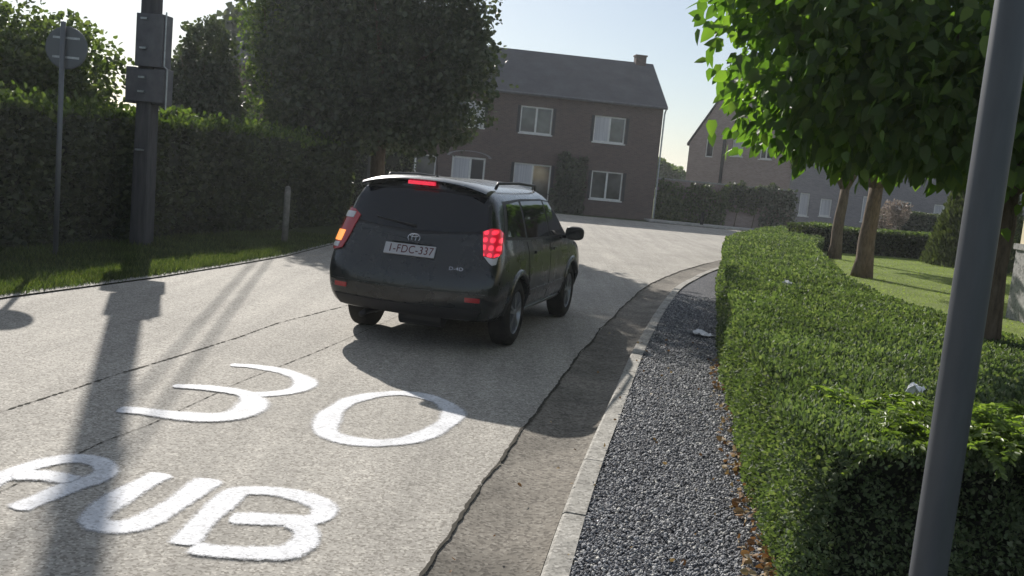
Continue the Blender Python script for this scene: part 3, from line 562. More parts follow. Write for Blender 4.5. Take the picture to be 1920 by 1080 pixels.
# crumpled papers
def paper(loc, sx, sy, rz, label):
    b = bmesh.new(); bmesh.ops.create_grid(b, x_segments=9, y_segments=7, size=.5)
    for v in b.verts: v.co = Vector((v.co.x * sx + random.uniform(-.004, .004), v.co.y * sy + random.uniform(-.004, .004), .022 * math.sin(v.co.x * 9 + v.co.y * 4) * (1 + v.co.y) + random.uniform(0, .02)))
    me = bpy.data.meshes.new('paper'); b.to_mesh(me); b.free(); me.materials.append(M['paper']); o = link('crumpled_paper', me); o.location = loc; o.rotation_euler = (R(4), R(5), rz)
    s = o.modifiers.new('thickness', 'SOLIDIFY'); s.thickness = .003; tag(o, label, 'litter')
paper((2.36, 11.3, .075), .3, .2, .2, 'white crumpled paper lying on the shaded gravel by the hedge')
paper((3.3, 11.2, .79), .13, .1, .5, 'small white scrap of paper on the hedge top, farther from the camera')
paper((2.3, 5.15, .8), .13, .07, .9, 'white scrap of paper on the hedge top by the lime sprays')

# ------------------------------------------------------------ street furniture
t = empty('street_lamp', (.968, 2.2, 0), 0, 'smooth slate grey lamp pole close to the camera at the right', 'pole')
b = MB(); hh = 6.2; top = .055 * 0
b.tube([(0.03, 0, 0), (.055, 0, .9), (.052, .0, 2.28), (.05, 0, 6.2)], [.0435, .0425, .0415, .034], 28); o = b.build('shaft', M['lamp'], t, True)
o.location = (.055, 0, 0)
b = MB(); b.tube([(0.055, 0, 0), (.058, 0, .04), (.06, 0, .05)], [.1, .1, .06], 24); b.build('base_plate', M['lamp'], t)
b = MB(); b.tube([(.105, 0, 6.15), (.105, .25, 6.35), (.105, .7, 6.4)], [.034, .034, .05], 12); b.box(.01, .2, .6, 1.15, 6.33, 6.43); b.build('lamp_head', M['lamp'], t)

t = empty('utility_pole', (-6.32, 15.75, 0), R(-8), 'tall grey-brown utility pole with dark cabinets, standing before the hedge', 'utility pole')
b = MB(); 
def taper_box(b, w0, d0, w1, d1, z0, z1):
    v = [(s * w0 / 2, q * d0 / 2, z0) for s, q in ((-1, -1), (1, -1), (1, 1), (-1, 1))] + [(s * w1 / 2, q * d1 / 2, z1) for s, q in ((-1, -1), (1, -1), (1, 1), (-1, 1))]
    b.add(v, [(3, 2, 1, 0), (4, 5, 6, 7), (0, 1, 5, 4), (1, 2, 6, 5), (2, 3, 7, 6), (3, 0, 4, 7)])
taper_box(b, .29, .3, .2, .2, 0, 9.6); bevelled(b.build('shaft', M['utility'], t), .018, 1)
b = MB(); b.box(-.15, .33, -.2, -.155, 2.97, 3.82); b.box(.15, .33, -.155, .1, 2.97, 3.82); bevelled(b.build('upper_cabinet', M['box'], t), .008, 1)
b = MB(); b.box(-.33, -.155, -.14, .1, 2.37, 2.96); b.box(-.3, .37, -.19, -.155, 2.4, 2.93); b.box(.155, .37, -.14, .12, 2.37, 2.96); bevelled(b.build('lower_cabinet', M['box'], t), .008, 1)
b = MB(); b.tube([(.35, -.16, 3.86), (.35, -.16, 3.0), (.41, -.16, 2.95), (.41, -.16, 2.3)], .014, 8); b.build('conduit', M['galv'], t)
for z in (1.6, 2.55, 2.78, 3.25, 3.72):
    b = MB(); b.box(-.055, .055, -.24, -.14, z, z + .03); b.build('step_bolt', M['galv'], t)
b = MB(); b.box(-.8, .8, -.06, .06, 8.9, 9.02); b.build('crossarm', M['utility'], t)
for s in (-.7, .7):
    b = MB(); b.tube([(s, 0, 9.02), (s, 0, 9.1), (s, 0, 9.13), (s, 0, 9.18), (s, 0, 9.2)], [.02, .05, .03, .05, .02], 10); b.build('insulator', M['postc'], t)
for s, lab in ((-.7, 'overhead cable leaving the left end of the utility pole crossarm'), (-.48, 'overhead cable tied to the crossarm between its left end and the utility pole')):
    pts = []; 
    for q in range(25):
        u = q / 24; pts.append((-6.42 + s + u * -6.5, 15.75 + u * 38, 9.0 - 3.6 * u * (1 - u) * 1.2)); 
    b = MB(); b.tube(pts, .026, 6); tag(b.build('overhead_cable', M['cable'], None, True), lab, 'cable', 'overhead cables')

t = empty('road_sign', (-6.63, 13.44, 0), 0, 'round road sign on a thin steel post, seen from behind at the far left', 'road sign')
b = MB(); b.tube([(0, 0, -.05), (0, 0, 3.32)], .036, 12); b.build('post', M['signback'], t, True)
b = MB(); b.tube([(0.03, .045, 2.97), (0.03, .052, 2.97), (0.03, .064, 2.97), (0.03, .07, 2.97)], [.28, .3, .3, .285], 40); b.build('sign_disc', M['signback'], t)
for z in (2.82, 3.09): b = MB(); b.box(-.16, .22, .036, .044, z, z + .03); b.build('bracket', M['galv'], t)
b = MB(); b.tube([(0.03, .071, 2.97), (.03, .073, 2.97)], [.27, .27], 40); b.build('sign_face', M['white'], t)

b = MB(); b.tube([(0, 0, -.05), (0, 0, 1.05), (.0, 0, 1.12), (0, 0, 1.15)], [.062, .058, .05, .02], 12); o = b.build('bollard', M['postc'], None, True); o.location = (-4.58, 18.5, 0)
tag(o, 'slim weathered concrete post standing in the verge before the hedge', 'post')
t = empty('gate', (-6.4, 34.2, 0), 0, 'pale upright gate bars in deep shade under the big tree', 'gate')
for s in (-.12, .14): b = MB(); b.box(s - .035, s + .035, -.03, .03, 0, 1.62 - (.05 if s > 0 else 0)); b.build('bar', M['white'], t)
for z in (.3, .75): b = MB(); b.box(-.2, .2, .031, .05, z, z + .06); b.build('rail', M['utility'], t)
b = MB(); b.box(-.06, .06, -.05, .05, 0, 1.95); o = b.build('gate_post', M['utility']); o.location = (-5.6, 34.4, 0); tag(o, 'dark gate post right of the pale gate bars under the big tree', 'post')
b = MB(); b.tube([(0, 0, -.02), (0, 0, .62), (0, 0, .7)], [.09, .085, .04], 12); o = b.build('street_bollard', M['cable'], None, True); o.location = (9.75, 50.1, .05); tag(o, 'short dark bollard on the pale pavement before the garden wall', 'bollard')

# ------------------------------------------------------------ houses
def wall(b, x0, x1, zb, topf, ops, th, brks=(), y0=0, m=0):
    xs = sorted(set([x0, x1, *brks] + [q for o in ops for q in o[:2]])); xs = [x for x in xs if x0 <= x <= x1]
    for xa, xb in zip(xs[:-1], xs[1:]):
        mid = (xa + xb) / 2; os_ = sorted([o for o in ops if o[0] < mid < o[1]], key=lambda o: o[2]); z = zb
        segs = []
        for o in os_: segs.append((z, z, o[2], o[2])); z = o[3]
        segs.append((z, z, topf(xa), topf(xb)))
        for a, c, d, e in segs:
            if max(d, e) - a < .01: continue
            v = [(xa, y0, a), (xb, y0, c), (xb, y0 + th, c), (xa, y0 + th, a), (xa, y0, d), (xb, y0, e), (xb, y0 + th, e), (xa, y0 + th, d)]
            b.add(v, [(3, 2, 1, 0), (4, 5, 6, 7), (0, 1, 5, 4), (1, 2, 6, 5), (2, 3, 7, 6), (3, 0, 4, 7)], m)
def window(par, o, panes=2, light=(), sill=True, name='window', side_panels=False, lintel=False):
    x0, x1, z0, z1 = o; b = MB(); f = .075; y = .07
    b.box(x0, x1, y, y + .06, z0, z0 + f); b.box(x0, x1, y, y + .06, z1 - f, z1); b.box(x0, x0 + f, y, y + .06, z0 + f, z1 - f); b.box(x1 - f, x1, y, y + .06, z0 + f, z1 - f)
    w_ = (x1 - x0 - 2 * f) / panes
    for i in range(1, panes): c = x0 + f + w_ * i; b.box(c - .05, c + .05, y - .004, y + .06, z0 + f, z1 - f)
    fr = b.build(name, M['white'], par)
    for i in range(panes):
        p = MB(); a = x0 + f + w_ * i; p.box(a, a + w_, y + .03, y + .04, z0 + f, z1 - f); p.build('pane', M['curtain'] if i in light else M['glass'], fr)
    if sill: s = MB(); s.box(x0 - .06, x1 + .06, -.07, .068, z0 - .07, z0 - .002); s.build('sill', M['white'], fr)
    if side_panels:  # narrow dark panels on either side of the window
        for xa in (x0 - .17, x1 + .03): s = MB(); s.box(xa, xa + .14, -.05, -.003, z0, z1); s.build('dark_panel', M['dark_panel'], fr)
    if lintel: s = MB(); s.box(x0 - .1, x1 + .1, -.015, .05, z1 + .003, z1 + .2); s.build('lintel', M['brick_grey'], fr)
H1 = empty('brick_house', (7.33, 52, 0), R(7), 'wide two-storey dark brick house with a long grey roof behind the car', 'house')
W_, Dp, EH, RH = 23, 8, 6.2, 8.75
ops = [(-7.8, -6.05, 4.07, 5.5), (-3.74, -2.0, 3.98, 5.38), (-11.5, -9.72, 4.1, 5.5), (-7.88, -5.85, .45, 2.45), (-3.6, -1.85, .88, 2.42), (-11.25, -9.45, .22, 2.5), (-14.3, -12.1, .9, 2.42), (-16, -14.2, 4.1, 5.5), (-19, -17.2, .9, 2.4), (-19.5, -17.8, 4.1, 5.5)]
b = MB(); wall(b, -W_, 0, -.1, lambda x: EH, ops, .3)
gt_ = lambda y: EH + (RH - EH) * (1 - abs(y - Dp / 2) / (Dp / 2))
for xx_ in (-.3, -W_):
    v = []
    for x in (xx_, xx_ + .3): v += [(x, .3, -.1), (x, Dp, -.1), (x, Dp, EH), (x, Dp / 2, RH), (x, .3, gt_(.3))]
    b.add(v, [(0, 1, 2, 3, 4), (9, 8, 7, 6, 5), (0, 5, 6, 1), (1, 6, 7, 2), (2, 7, 8, 3), (3, 8, 9, 4), (4, 9, 5, 0)])
b.box(-W_ + .3, -.3, Dp - .3, Dp - .002, -.1, EH - .003)
b.build('wall', M['brick_dark'], H1)
b = MB(); sl = (RH - EH) / (Dp / 2); ov = .32
for s in (0, 1):
    def P_(x, y, z): return (x, y if s == 0 else Dp - y, z)
    v = [P_(x, y, z + dz) for dz in (.03, .17) for x, y, z in [(-W_ - .15, -ov, EH - ov * sl), (.15, -ov, EH - ov * sl), (.15, Dp / 2, RH), (-W_ - .15, Dp / 2, RH)]]
    b.add(v, [(0, 1, 2, 3)[::-1], (4, 5, 6, 7), (0, 1, 5, 4), (1, 2, 6, 5), (2, 3, 7, 6), (3, 0, 4, 7)])
rf = b.build('roof', M['tile'], H1)
b = MB(); b.box(-.95, -.35, Dp / 2 - .3, Dp / 2 + .3, RH - .5, RH + .5); b.box(-1.0, -.3, Dp / 2 - .35, Dp / 2 + .35, RH + .5, RH + .58); b.build('chimney', M['brick_dark'], rf)
b = MB(); b.tube([(-W_, -ov - .05, EH - .1), (.1, -ov - .05, EH - .1)], .07, 8); b.build('gutter', M['box'], rf)
b = MB(); b.tube([(.07, -ov, EH - .12), (.07, -.08, EH - .4), (.07, -.08, .1)], .045, 8); b.build('downpipe', M['galv'], H1)
for i, o in enumerate(ops):
    if i == 5: continue
    window(H1, o, light={0: (), 1: (0,), 3: (0,), 2: (1,), 4: ()}.get(i, ()), side_panels=i in (0, 1, 2, 3, 4))
o = ops[5]; b = MB(); b.box(o[0], o[0] + .1, .06, .13, o[2], o[3]); b.box(o[1] - .1, o[1], .06, .13, o[2], o[3]); b.box(o[0] + .1, o[1] - .1, .06, .13, o[3] - .1, o[3]); b.box(-10.32, -10.2, .056, .13, o[2], o[3] - .1); dr = b.build('door', M['white'], H1)
b = MB(); b.box(o[0] + .1, -10.32, .09, .1, o[2], o[3] - .1); b.build('side_light', M['curtain'], dr); b = MB(); b.box(-10.2, o[1] - .1, .08, .11, o[2], o[3] - .1); b.build('door_leaf', M['dark_panel'], dr)
b = MB(); b.tube([(-10.1, .04, 1.0), (-10.1, .04, 1.25)], .02, 8); b.build('handle', M['galv'], dr)
b = MB()
for i in range(12):
    a0 = math.pi * i / 12; a1 = math.pi * (i + 1) / 12; c = (o[0] + o[1]) / 2; r_ = 1.05
    v = [(c - math.cos(q) * rr_, yy_, 2.5 + math.sin(q) * rr_ * .28) for yy_ in (-.02, .05) for q, rr_ in ((a0, r_), (a1, r_), (a1, r_ + .16), (a0, r_ + .16))]
    b.add(v, [(0, 1, 2, 3), (7, 6, 5, 4), (0, 4, 5, 1), (2, 6, 7, 3), (1, 5, 6, 2), (3, 7, 4, 0)])
b.build('arch', M['brick_grey'], H1)
def local_leaves(name, origin, rz, boxes, n, leaf, lm, label, cat='climber', stems=()):
    root = empty(name, origin, rz, label, cat); Ps = []
    for x0, x1, y0, y1, z0, z1, wgt in boxes:
        k = int(n * wgt); u = RNG.random((k, 3)); P = np.stack([x0 + (x1 - x0) * u[:, 0], y0 + (y1 - y0) * u[:, 1] ** .7, z0 + (z1 - z0) * u[:, 2]], 1)
        edge = np.sin(P[:, 0] * 3.3) * .4 + np.sin(P[:, 0] * 7.1) * .25; keep = P[:, 2] < z1 + edge * .35 - .2 ; Ps.append(P[keep])
    P = np.concatenate(Ps); D = unit(len(P)) * .8 + [0, -.6, -.3]; V, F = leaf_arrays(P, leaf * RNG.uniform(.6, 1.3, len(P)), D, .45); quad_mesh('foliage', [(V, F, 0)], [lm], root)
    b = MB()
    for x, z in stems: b.tube([(x, -.05, 0), (x + .1, -.06, z * .5), (x - .1, -.05, z)], [.03, .02, .01], 5)
    b.build('stem', M['bark'], root)
local_leaves('climbing_plant', (7.33, 52, 0), R(7), [(-5.55, -3.95, -.4, -.02, 0, 3.3, .75), (-5.9, -4.2, -.6, -.02, 0, 1.4, .25)], 3200, .16, M['darkleaf'], 'green climber on the dark brick house between the two right ground-floor windows', stems=[(-5.2, 2.8), (-4.6, 3.0), (-4.1, 2)])
# second house
H2 = empty('gabled_house', (11.36, 66, 0), R(-45), 'pale brown brick house with a steep gable, half hidden by the leafy tree', 'house')
top2 = lambda x: 5.1 + 1.42 * (x if x < 4.2 else 8.4 - x)
o2 = [(1.35, 1.98, 4.2, 5.5), (3.45, 4.3, 4.38, 5.75), (5.6, 6.5, 4.3, 5.6), (5.2, 6.6, .9, 2.3)]
b = MB(); wall(b, 0, 8.4, -.1, top2, o2, .3, (4.2,)); wall(b, 0, 8.4, -.1, top2, [], .3, (4.2,), 8.7)
b.box(0, .3, .3, 8.7, -.1, 5.1); b.box(8.1, 8.4, .3, 8.7, -.1, 5.1); b.build('wall', M['brick_pink'], H2)
b = MB()
for s in (0, 1):
    X_ = lambda x: x if s == 0 else 8.4 - x
    v = [(X_(x), y, z + dz) for dz in (.02, .2) for x, y, z in [(-.15, -.08, 5.1 - .21), (-.15, 9.1, 5.1 - .21), (4.2, 9.1, 5.1 + 5.964), (4.2, -.08, 5.1 + 5.964)]]
    b.add(v, [(0, 1, 2, 3), (7, 6, 5, 4), (0, 4, 5, 1), (1, 5, 6, 2), (2, 6, 7, 3), (3, 7, 4, 0)])
b.build('roof', M['dark_panel'], H2)
window(H2, o2[0], 1, sill=False); window(H2, o2[1], 1, light=(0,)); window(H2, o2[2], 2); window(H2, o2[3], 2)
b = MB(); b.box(2.75, 2.95, -.09, -.004, 0, 5.45); b.build('downpipe', M['dark_panel'], H2)
# third, low house beyond the lawn
H3 = empty('grey_house', (17.0, 60, 0), R(-4), 'low grey brick house far beyond the lawn, seen under the tree crowns', 'house')
o3 = [(.7, 1.3, .9, 2.35), (2.0, 2.7, 1.0, 2.1), (4.6, 5.3, .9, 2.5), (6.5, 7.6, 1.0, 2.4), (9.0, 10.2, 1.0, 2.4), (12, 13, 1.0, 2.4)]
b = MB(); wall(b, 0, 15, -.1, lambda x: 5, o3, .3); b.box(0, .3, .3, 8, -.1, 5); b.box(14.7, 15, .3, 8, -.1, 5); b.box(.3, 14.7, 7.7, 7.99, -.1, 5); b.build('wall', M['brick_grey'], H3)
b = MB(); 
for s in (0, 1):
    Y_ = lambda y: y if s == 0 else 8 - y
    v = [(x, Y_(y), z + dz) for dz in (.03, .18) for x, y, z in [(-.2, -.4, 4.75), (15.2, -.4, 4.75), (15.2, 4, 7.6), (-.2, 4, 7.6)]]
    b.add(v, [(3, 2, 1, 0), (4, 5, 6, 7), (0, 1, 5, 4), (1, 2, 6, 5), (2, 3, 7, 6), (3, 0, 4, 7)])
b.build('roof', M['tile'], H3)
for o in o3: window(H3, o, 1 if o[1] - o[0] < .9 else 2, light=(0,))
# cream house at the right edge
H4 = empty('cream_house', (7.42, 13.9, 0), R(0), 'cream rendered house wall above a grey stone base at the right edge', 'house')
b = MB(); b.box(0, 5, -6.4, 0, 1.47, 4.6); b.build('wall', M['cream'], H4)
b = MB(); b.box(-.03, 5.03, -6.43, .03, 0, 1.38); b.build('plinth', M['coping'], H4)
b = MB(); b.box(-.06, 5.06, -6.46, .06, 1.383, 1.467); b.build('ledge', M['coping'], H4)
b = MB(); b.add([(-.4, -6.8, 4.55), (5.4, -6.8, 4.55), (5.4, .4, 4.55), (-.4, .4, 4.55), (2.5, -4, 6.6), (2.5, -2.4, 6.6)], [(3, 2, 1, 0), (0, 1, 4), (1, 2, 5, 4), (2, 3, 5), (3, 0, 4, 5)]); b.build('roof', M['tile'], H4)
# garden wall with climbers
GW = empty('garden_wall', (7.55, 52.6, 0), R(1), 'brick garden wall with pale coping between the two brick houses', 'wall')
b = MB(); b.box(0, 7.6, 0, .25, 0, 2.28)
for x in (0, 3.6, 7.35): b.box(x + .002, x + .248, -.06, -.002, 0, 2.28)
b.build('brickwork', M['brick_pink'], GW)
b = MB(); b.box(-.03, 7.63, -.1, .3, 2.285, 2.37); b.build('coping', M['coping'], GW)
local_leaves('climbing_plant', (7.55, 52.6, 0), R(1), [(0, 3.9, -.5, -.05, 0, 2.35, .6), (3.6, 5.6, -.35, -.05, .9, 2.5, .15), (0, 1.6, -.7, -.1, 0, 1.6, .25)], 5200, .15, M['midleaf'], 'green climber covering the left half of the garden wall', stems=[(x * .5, 2.1) for x in range(8)])
local_leaves('climbing_plant', (7.55, 52.6, 0), R(1), [(4.0, 7.7, -.4, -.05, 1.3, 2.65, .6), (5.8, 7.8, -.6, -.05, 0, 2.3, .4)], 2600, .15, M['darkleaf'], 'darker climber on the right half of the garden wall', stems=[(4.5, 2), (5.5, 2), (6.5, 2), (7.2, 2)])

# ------------------------------------------------------------ the car
def roof_sheen(nt, b):
    # faces turned up are painted pale: sky reflection and sun glare on the roof
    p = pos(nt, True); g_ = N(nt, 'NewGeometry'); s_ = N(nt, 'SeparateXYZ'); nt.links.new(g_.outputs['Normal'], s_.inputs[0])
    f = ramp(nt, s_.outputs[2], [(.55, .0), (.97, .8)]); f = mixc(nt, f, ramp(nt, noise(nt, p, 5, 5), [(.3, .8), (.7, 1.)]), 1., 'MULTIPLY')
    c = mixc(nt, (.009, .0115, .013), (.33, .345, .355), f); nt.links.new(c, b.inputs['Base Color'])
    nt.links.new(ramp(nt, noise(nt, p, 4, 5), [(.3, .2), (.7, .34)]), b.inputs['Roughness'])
M['car'] = mat('dark_car_paint', (.008, .011, .012), .28, .5, .0, coat=.5, build=lambda nt, b: roof_sheen(nt, b))
M['carglass'] = mat('tinted_glass', (.008, .01, .014), .03, .5)
M['plastic'] = mat('black_plastic', (.018, .018, .02), .55, .4)
M['rubber'] = mat('tyre_rubber', (.022, .022, .022), .85, .2, build=lambda nt, b: nt.links.new(ramp(nt, noise(nt, pos(nt, True), 14, 4), [(.3, (.016, .016, .016)), (.7, (.04, .038, .035))]), b.inputs['Base Color']))
M['alloy'] = mat('wheel_alloy', (.32, .33, .35), .35, .5, .8)
M['chrome'] = mat('chrome', (.6, .6, .62), .12, .5, 1)
def lens_build(nt, b):
    p = pos(nt, True); s = N(nt, 'SeparateXYZ'); nt.links.new(p, s.inputs[0])
    w1 = N(nt, 'TexWave', Scale=4.3, Distortion=1.5); w1.bands_direction = 'Z'; nt.links.new(p, w1.inputs['Vector'])
    w2 = N(nt, 'TexWave', Scale=4.6, Distortion=1.5); w2.bands_direction = 'X'; nt.links.new(p, w2.inputs['Vector'])
    mm = mixc(nt, w1.outputs['Color'], w2.outputs['Color'], 1., 'MULTIPLY'); nt.links.new(ramp(nt, mm, [(.05, (.22, .0, .01)), (.5, (1, .04, .08))]), b.inputs['Emission Color'])
M['red_lit'] = mat('lit_red_lens', (.5, .01, .02), .15, .6, coat=1, emit=(1, .02, .05), estr=.85, build=lens_build)
M['red'] = mat('red_lens', (.35, .008, .012), .15, .6, coat=1)
M['brake'] = mat('lit_brake_lens', (.5, .02, .04), .2, .6, coat=1, emit=(1, .03, .08), estr=.5)
M['amber'] = mat('lit_amber_lens', (.7, .2, .03), .2, .6, coat=1, emit=(1, .35, .08), estr=.8)
M['clear'] = mat('clear_lens', (.5, .5, .52), .1, .8, coat=1)
M['plate'] = mat('number_plate', (.4, .4, .42), .45, .4)
M['platered'] = mat('plate_characters', (.1, .03, .035), .5, .3)

CAR = empty('parked_car', (-.462, 11.2, 0), -.2641, 'dark compact four-by-four seen from behind with its brake lights on', 'car')
CAR.name = 'car'
def sec(y, zb, pts, ys=None):
    return [((0, y if ys is None else ys[0], zb))] + [(x, y if ys is None else ys[i + 1], z) for i, (x, z) in enumerate(pts)]
FULL = [(.72, .26), (.85, .31), (.905, .5), (.912, .75), (.9, .98), (.865, 1.085), (.77, 1.43), (.68, 1.595), (.36, 1.675)]
def vary(P, **k):
    P = [list(p) for p in P]
    for a, (x, z) in k.items(): P[int(a[1:])] = [x, z]
    return [tuple(p) for p in P]
ST = []
ST.append(sec(-2.2, .33, [(.62, .33), (.76, .36), (.86, .5), (.885, .76), (.85, .98), (.815, 1.1), (.72, 1.43), (.63, 1.58), (.34, 1.645)], [-2.1, -2.12, -2.18, -2.235, -2.22, -2.09, -2.06, -1.93, -1.86, -1.87]) + [(0, -1.88, 1.66)])
ST.append(sec(-2.0, .29, [(.7, .29), (.84, .33), (.91, .5), (.915, .76), (.885, .98), (.85, 1.1), (.76, 1.43), (.67, 1.59), (.36, 1.665)], [-1.95, -1.95, -1.98, -2.0, -2.0, -1.92, -1.9, -1.8, -1.75, -1.75]) + [(0, -1.75, 1.685)])
for y in (-1.55, -1.0, -.35, .2): ST.append(sec(y, .25, FULL) + [(0, y, 1.7)])
ST.append(sec(.42, .25, vary(FULL, p8=(.36, 1.665), p7=(.68, 1.585))) + [(0, .42, 1.685)])
ST.append(sec(.8, .25, vary(FULL, p6=(.79, 1.3), p7=(.7, 1.38), p8=(.4, 1.44))) + [(0, .8, 1.455)])
ST.append(sec(1.12, .25, vary(FULL, p5=(.87, 1.06), p6=(.8, 1.1), p7=(.7, 1.14), p8=(.4, 1.18))) + [(0, 1.12, 1.19)])
ST.append(sec(1.3, .25, vary(FULL, p5=(.86, 1.03), p6=(.76, 1.06), p7=(.62, 1.08), p8=(.36, 1.1))) + [(0, 1.3, 1.105)])
ST.append(sec(1.75, .27, vary(FULL, p4=(.885, .93), p5=(.83, .985), p6=(.72, 1.02), p7=(.58, 1.035), p8=(.34, 1.05))) + [(0, 1.75, 1.055)])
ST.append(sec(2.02, .3, [(.66, .3), (.8, .34), (.87, .5), (.86, .7), (.82, .84), (.74, .92), (.62, .955), (.5, .965), (.3, .975)]) + [(0, 2.02, .98)])
ST.append(sec(2.12, .34, [(.6, .34), (.72, .38), (.78, .5), (.77, .65), (.73, .76), (.64, .82), (.54, .85), (.44, .86), (.28, .87)]) + [(0, 2.12, .875)])
def car_body():
    v = []; n = 20; f = []
    for s in ST:
        ring = list(s) + [(-x, y, z) for x, y, z in s[9:0:-1]]
        v += ring
    for i in range(len(ST) - 1):
        for k in range(n): f.append((i * n + k, (i + 1) * n + k, (i + 1) * n + (k + 1) % n, i * n + (k + 1) % n))
    for i0, sg in ((0, -1), (len(ST) - 1, 1)):
        s = ST[i0]; c = [i0 * n]; 
        for j in range(1, 10): c.append(len(v)); v.append((0, s[j][1] + sg * .07, s[j][2]))
        c.append(i0 * n + 10); Rr = [i0 * n + j for j in range(11)]; Ll = [i0 * n] + [i0 * n + 20 - j for j in range(1, 10)] + [i0 * n + 10]
        ff = [(c[0], Rr[1], c[1]), (c[0], c[1], Ll[1])]
        for j in range(1, 9): ff += [(c[j], Rr[j], Rr[j + 1], c[j + 1]), (Ll[j], c[j], c[j + 1], Ll[j + 1])]
        ff += [(c[9], Rr[9], c[10]), (Ll[9], c[9], c[10])]
        if sg > 0: ff = [q[::-1] for q in ff]
        f += ff
    me = bpy.data.meshes.new('body'); me.from_pydata(v, [], f); me.update()
    bm = bmesh.new(); bm.from_mesh(me); bmesh.ops.recalc_face_normals(bm, faces=bm.faces); bm.to_mesh(me); bm.free()
    o = bpy.data.objects.new('tmp_body', me); COL.objects.link(o); m = o.modifiers.new('s', 'SUBSURF'); m.levels = m.render_levels = 3
    cuts = []
    for sx in (-1, 1):
        for y in (-1.28, 1.28):
            b = MB(); b.tube([(sx * .58, y, .36), (sx * 1.1, y, .36)], [.385, .385], 48); cu = b.build('tmp_cut', M['plastic']); cuts.append(cu)
            q = o.modifiers.new('b', 'BOOLEAN'); q.operation = 'DIFFERENCE'; q.object = cu; q.solver = 'EXACT'
    dg = bpy.context.evaluated_depsgraph_get(); dg.update()
    me2 = bpy.data.meshes.new_from_object(o.evaluated_get(dg), depsgraph=dg)
    for c_ in cuts + [o]: bpy.data.objects.remove(c_)
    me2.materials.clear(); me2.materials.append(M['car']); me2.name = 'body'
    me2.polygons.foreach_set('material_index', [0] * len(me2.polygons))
    ob = link('body', me2, CAR, True); me2.set_sharp_from_angle(angle=R(38)); return ob
BODY = car_body()
BV = BVHTree.FromPolygons([v.co.copy() for v in BODY.data.vertices], [tuple(p.vertices) for p in BODY.data.polygons])
def lerpline(L, t):
    t = t * (len(L) - 1); i = min(int(t), len(L) - 2); u = t - i; return [L[i][k] * (1 - u) + L[i + 1][k] * u for k in range(len(L[0]))]
def patch(name, lo, hi, place, d, m_, e=.004, nu=24, nv=8, par=None, deep=.012):
    """panel draped over the body: lo / hi are edge lines in 2D, place() turns a 2D point into a 3D start"""
    d = Vector(d).normalized(); b = MB(); last = None; pts = []; nr = []
    for j in range(nv + 1):
        for i in range(nu + 1):
            a = lerpline(lo, i / nu); c = lerpline(hi, i / nu); q = [a[k] + (c[k] - a[k]) * j / nv for k in (0, 1)]
            st = Vector(place(*q)); h, nn, _, _ = BV.ray_cast(st, d)
            if h is None: h, nn = (last[0], last[1]) if last else (st - d * 0, -d)
            if nn.dot(d) > 0: nn = -nn
            last = (h, nn); pts.append(h + nn * e); nr.append(nn)
    W1 = nu + 1; f = [(j * W1 + i, j * W1 + i + 1, (j + 1) * W1 + i + 1, (j + 1) * W1 + i) for j in range(nv) for i in range(nu)]
    ring = [i for i in range(W1)] + [j * W1 + nu for j in range(1, nv + 1)] + [nv * W1 + i for i in range(nu - 1, -1, -1)] + [j * W1 for j in range(nv - 1, 0, -1)]
    K = len(pts); v = pts + [pts[i] - nr[i] * deep for i in ring]; r_ = len(ring)
    f += [(ring[i], K + i, K + (i + 1) % r_, ring[(i + 1) % r_]) for i in range(r_)]
    b.add(v, f); o = b.build(name, m_, par or CAR, True); me = o.data
    bm = bmesh.new(); bm.from_mesh(me); bmesh.ops.recalc_face_normals(bm, faces=bm.faces); bm.to_mesh(me); bm.free()
    me.set_sharp_from_angle(angle=R(50)); return o
side = lambda s: (lambda y, z: (s * 1.6, y, z))
rear = lambda x, z: (x, -3.2, z)
front = lambda x, z: (x, 3.2, z)
